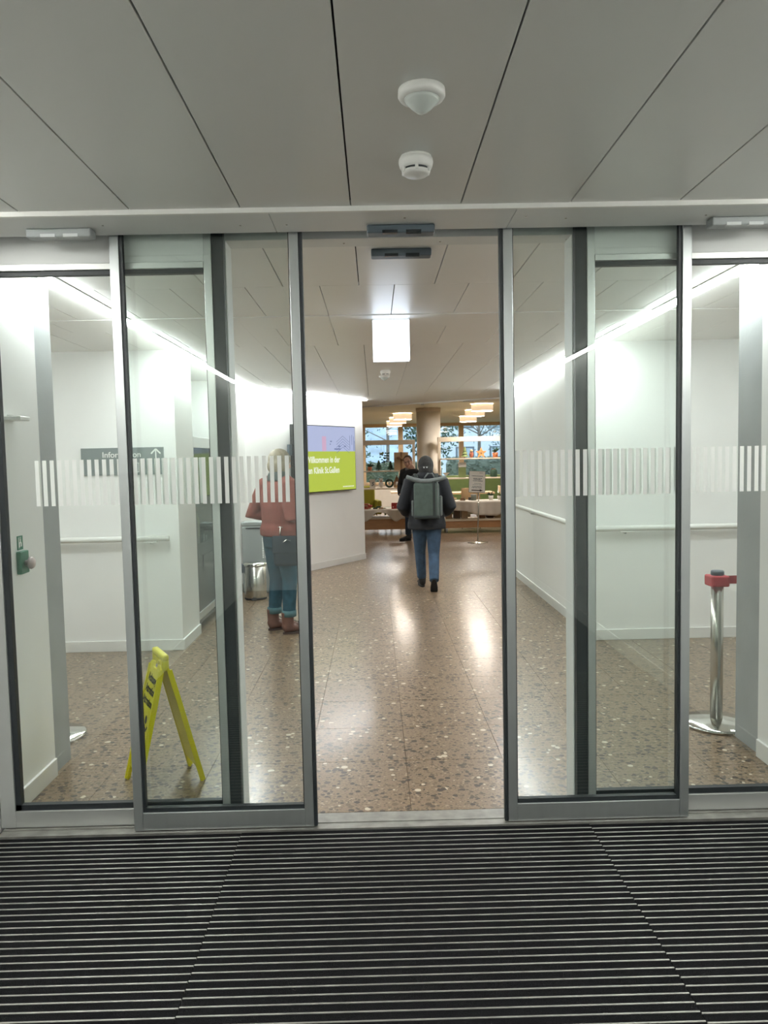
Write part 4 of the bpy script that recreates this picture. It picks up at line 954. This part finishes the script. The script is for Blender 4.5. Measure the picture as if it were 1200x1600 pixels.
for s in 'LR':
    q = NB(); foot(q, J['footM'+s], 1.08, 0.035); sh = baked('shoe', q, M_sh, p2, .008, 3)
    obj('sole', sole(J['footM'+s] @ Matrix.Translation((0, 0, -.012)), 1.08), mat('dark_rubber_sole', '151515', .8), sh)
# backpack carried on the back
bp = thing('backpack', 'grey green roll top backpack on the walking person', 'backpack', (.60, 9.02, 0), R(-3))
M_bp = mat('grey_green_canvas', '4d5a54', .85, var=.12, scale=20, bump=.2, bscale=200); M_bp2 = mat('light_grey_canvas', '676d6b', .85, var=.1, scale=20); M_bpd = mat('dark_webbing', '2b3230', .8)
obj('main_bag', bx(NB(), -.145, .145, -.335, -.165, .885, 1.285, .035, 4), M_bp, bp, True)
q = NB(); tube(q, [(-.225, -.245, 1.355), (-.16, -.25, 1.325), (-.06, -.25, 1.295), (.04, -.25, 1.295), (.14, -.25, 1.315), (.225, -.245, 1.340)], [(.060, .020), (.075, .026), (.085, .032), (.085, .032), (.075, .026), (.060, .020)], (0, 1, 0), 14); obj('roll_top', q, M_bp2, bp, True)
obj('front_strap', bx(NB(), .070, .100, -.341, -.335, .900, 1.300, .002, 1), M_bpd, bp); obj('front_strap', bx(NB(), .118, .132, -.339, -.333, .910, 1.300, .002, 1), M_bp2, bp)
obj('base_panel', bx(NB(), -.150, .150, -.340, -.160, .870, .915, .018, 3), M_bpd, bp); obj('side_pocket', bx(NB(), .145, .180, -.300, -.190, .900, 1.130, .016, 3), M_bp2, bp); obj('side_pocket', bx(NB(), -.172, -.145, -.300, -.190, .900, 1.080, .012, 3), M_bp2, bp)
q = NB(); tube(q, [(-.02, -.19, 1.33), (.02, -.185, 1.385), (.07, -.185, 1.385), (.10, -.19, 1.33)], [.009]*4, n=8); obj('grab_handle', q, M_bp2, bp, True)
for s in (-1, 1):
    q = NB(); tube(q, [(s*.10, -.18, 1.29), (s*.118, -.10, 1.365), (s*.125, .02, 1.375), (s*.130, .135, 1.30), (s*.145, .175, 1.15), (s*.16, .12, 1.0), (s*.155, -.10, .95), (s*.14, -.18, .93)], [(.024, .008)]*8, (1, 0, 0), 10); obj('shoulder_strap', q, M_bpd, bp, True)

# --- person standing with back turned, rust sweater
p1 = thing('person', 'person in rust sweater and rolled jeans standing behind the left door glass', 'person', (-.880, 6.96, 0), R(-48))
J = dict(pelvis=(0, 0, .885), neck=(0, .02, 1.395), hipL=(-.088, 0, .85), kneeL=(-.098, .03, .48), ankleL=(-.108, -.005, .10), cuffL=(-.107, 0, .175), hipR=(.088, 0, .85), kneeR=(.102, .03, .48), ankleR=(.122, -.005, .10), cuffR=(.119, 0, .175),
         shL=(-.175, .0, 1.335), elL=(-.310, -.080, 1.075), wrL=(-.135, .13, 1.06), shR=(.175, .0, 1.335), elR=(.270, -.04, 1.075), wrR=(.10, .17, 1.08), palmL=(.5, 0, .8), palmR=(-.5, 0, .8))
J['footML'] = Mt((-.108, .02, .012), R(-12)); J['footMR'] = Mt((.122, .02, .012), R(-12))
hM = Mt((0, .045, 1.545), R(18), R(-5)); body(p1, J, hM, True, .8)
jeans(p1, J, denim1, 1.04); top(p1, 'sweater', J, mat('rust_knit_sweater', '774238', .95, var=.12, scale=25, bump=.3, bscale=160), 1.13, .0, 1.03, 1.06, .07)
q = NB(); tube(q, [(0, .01, 1.375), (0, .015, 1.42), (0, .03, 1.465)], [(.115, .10), (.105, .10), (.088, .088)]); baked('scarf', q, mat('grey_green_scarf', '49524f', .95, var=.15, scale=30), p1, .009, 4)
q = NB(); n_ = Matrix.Rotation(R(18), 4, 'Z')
ball(q, (-.006, .030, 1.575), (.090, .108, .100)); ball(q, (.0, -.005, 1.515), (.094, .085, .085)); ball(q, (-.05, .03, 1.50), (.045, .06, .06)); ball(q, (.05, .03, 1.50), (.045, .06, .06))
baked('hair', q, mat('ash_blond_hair', '8c8470', .6, var=.3, scale=35, stretch=(1, 1, .2)), p1, .009, 3)
M_bt = mat('brown_leather_boot', '67463c', .5, var=.15, scale=14); M_bs = mat('brown_boot_sole', '3f2d28', .7)
for s in 'LR':
    q = NB(); foot(q, J['footM'+s], 1.12, .10); bo = baked('boot', q, M_bt, p1, .008, 3)
    obj('sole', sole(J['footM'+s] @ Matrix.Translation((0, 0, -.012)), 1.12), M_bs, bo)
    q = NB()
    for k in range(4): tube(q, [(-.022, .035+.022*k, .098-.008*k), (0, .038+.022*k, .104-.009*k), (.022, .035+.022*k, .098-.008*k)], [.003]*3, (0, 1, 0), 6)
    bmesh.ops.transform(q, matrix=J['footM'+s], verts=q.verts[:]); obj('laces', q, M_black, bo)
    cx, cy = J['cuff'+s][0], J['cuff'+s][1]
    q = NB(); tube(q, [(cx, cy, .160), (cx, cy, .215)], [.066, .068], n=20); obj('rolled_cuff', q, mat('pale_denim_cuff', '4b6b70', .9, var=.15, scale=30), p1, True)
# bag hanging at the hip
bgt = thing('shoulder_bag', 'dark cloth bag hanging at the hip of the person in rust', 'bag', (-.790, 6.755, 0), R(-8))
M_bag = mat('dark_blue_cloth_bag', '1a2831', .9, var=.2, scale=14)
obj('pouch', bx(NB(), -.115, .125, -.045, .030, .635, .895, .030, 4), M_bag, bgt, True); obj('flap', bx(NB(), -.120, .130, -.055, -.036, .75, .905, .010, 3), M_bag, bgt, True)
q = NB(); tube(q, [(-.055, .0, .885), (-.058, .0, .93), (-.052, .0, .975)], [.007, .005, .007], n=8); tube(q, [(-.075, .0, .978), (-.03, .0, .978)], [.006, .006], (0, 1, 0), 8); obj('clip', q, M_chrome, bgt, True)
q = NB(); tube(q, [(-.02, -.060, .85), (.015, -.063, .872), (.05, -.060, .862)], [.004]*3, n=8); obj('buckle', q, M_chrome, bgt, True)

# --- person facing the viewer, mostly hidden by the walker
p3 = thing('person', 'smiling person with glasses and black jacket half hidden behind the walker', 'person', (.735, 14.62, 0), R(160))
J = dict(pelvis=(0, 0, .87), neck=(0, .02, 1.36), hipL=(-.082, 0, .83), kneeL=(-.088, .02, .46), ankleL=(-.095, -.01, .085), cuffL=(-.095, -.01, .11), hipR=(.082, 0, .83), kneeR=(.10, .04, .46), ankleR=(.125, .0, .085), cuffR=(.124, 0, .11),
         shL=(-.175, .0, 1.30), elL=(-.255, -.03, 1.05), wrL=(-.22, .14, .88), shR=(.175, .0, 1.30), elR=(.255, -.03, 1.05), wrR=(.22, .14, .88), palmL=(1, 0, 0), palmR=(-1, 0, 0))
J['footML'] = Mt((-.095, .02, .012), R(8)); J['footMR'] = Mt((.125, .03, .012), R(-35))
hM = Mt((.085, .055, 1.500), R(6), R(-4)) @ Matrix.Rotation(R(8), 4, 'Y'); body(p3, J, hM)
jeans(p3, J, mat('dark_navy_trousers', '1f2c3a', .9, var=.15, scale=20)); top(p3, 'jacket', J, mat('black_jacket', '1c1f23', .85, var=.2, scale=10), 1.2, -.10, 1.06, 1.06, .07)
q = NB(); ball(q, (0, -.022, .045), (.086, .096, .090)); ball(q, (0, -.045, -.005), (.080, .065, .075)); bmesh.ops.transform(q, matrix=hM, verts=q.verts[:]); baked('hair', q, mat('short_brown_grey_hair', '6d5a4b', .7, var=.3, scale=40), p3, .008, 3)
q = NB()
for s in (-1, 1):
    tube(q, [(s*.034+.027*math.cos(k*math.pi/6), .101, .012+.020*math.sin(k*math.pi/6)) for k in range(13)], [.0022]*13, (0, 1, 0), 6); tube(q, [(s*.061, .100, .016), (s*.076, .04, .014), (s*.076, -.01, .010)], [.002]*3, (0, 0, 1), 6)
tube(q, [(-.008, .104, .015), (.008, .104, .015)], [.002, .002], (0, 1, 0), 6); bmesh.ops.transform(q, matrix=hM, verts=q.verts[:]); obj('glasses', q, M_dsens, p3)
q = NB()
for s in (-1, 1): ball(q, (s*.031, .089, .010), (.011, .006, .006), 10, 8)
bmesh.ops.transform(q, matrix=hM, verts=q.verts[:]); obj('eyes', q, M_eye, p3, True)
q = NB(); tube(q, [(-.026, .086, -.060), (-.012, .096, -.066), (.012, .096, -.066), (.026, .086, -.060)], [.003, .005, .005, .003], (0, 1, 0), 8); bmesh.ops.transform(q, matrix=hM, verts=q.verts[:]); obj('smile', q, mat('lips', 'a5564f', .5), p3, True)
for s in 'LR':
    q = NB(); foot(q, J['footM'+s], 1.08, .02); sh = baked('shoe', q, M_sh, p3, .009, 3); obj('sole', sole(J['footM'+s] @ Matrix.Translation((0, 0, -.012)), 1.08), MATS['dark_rubber_sole'], sh)
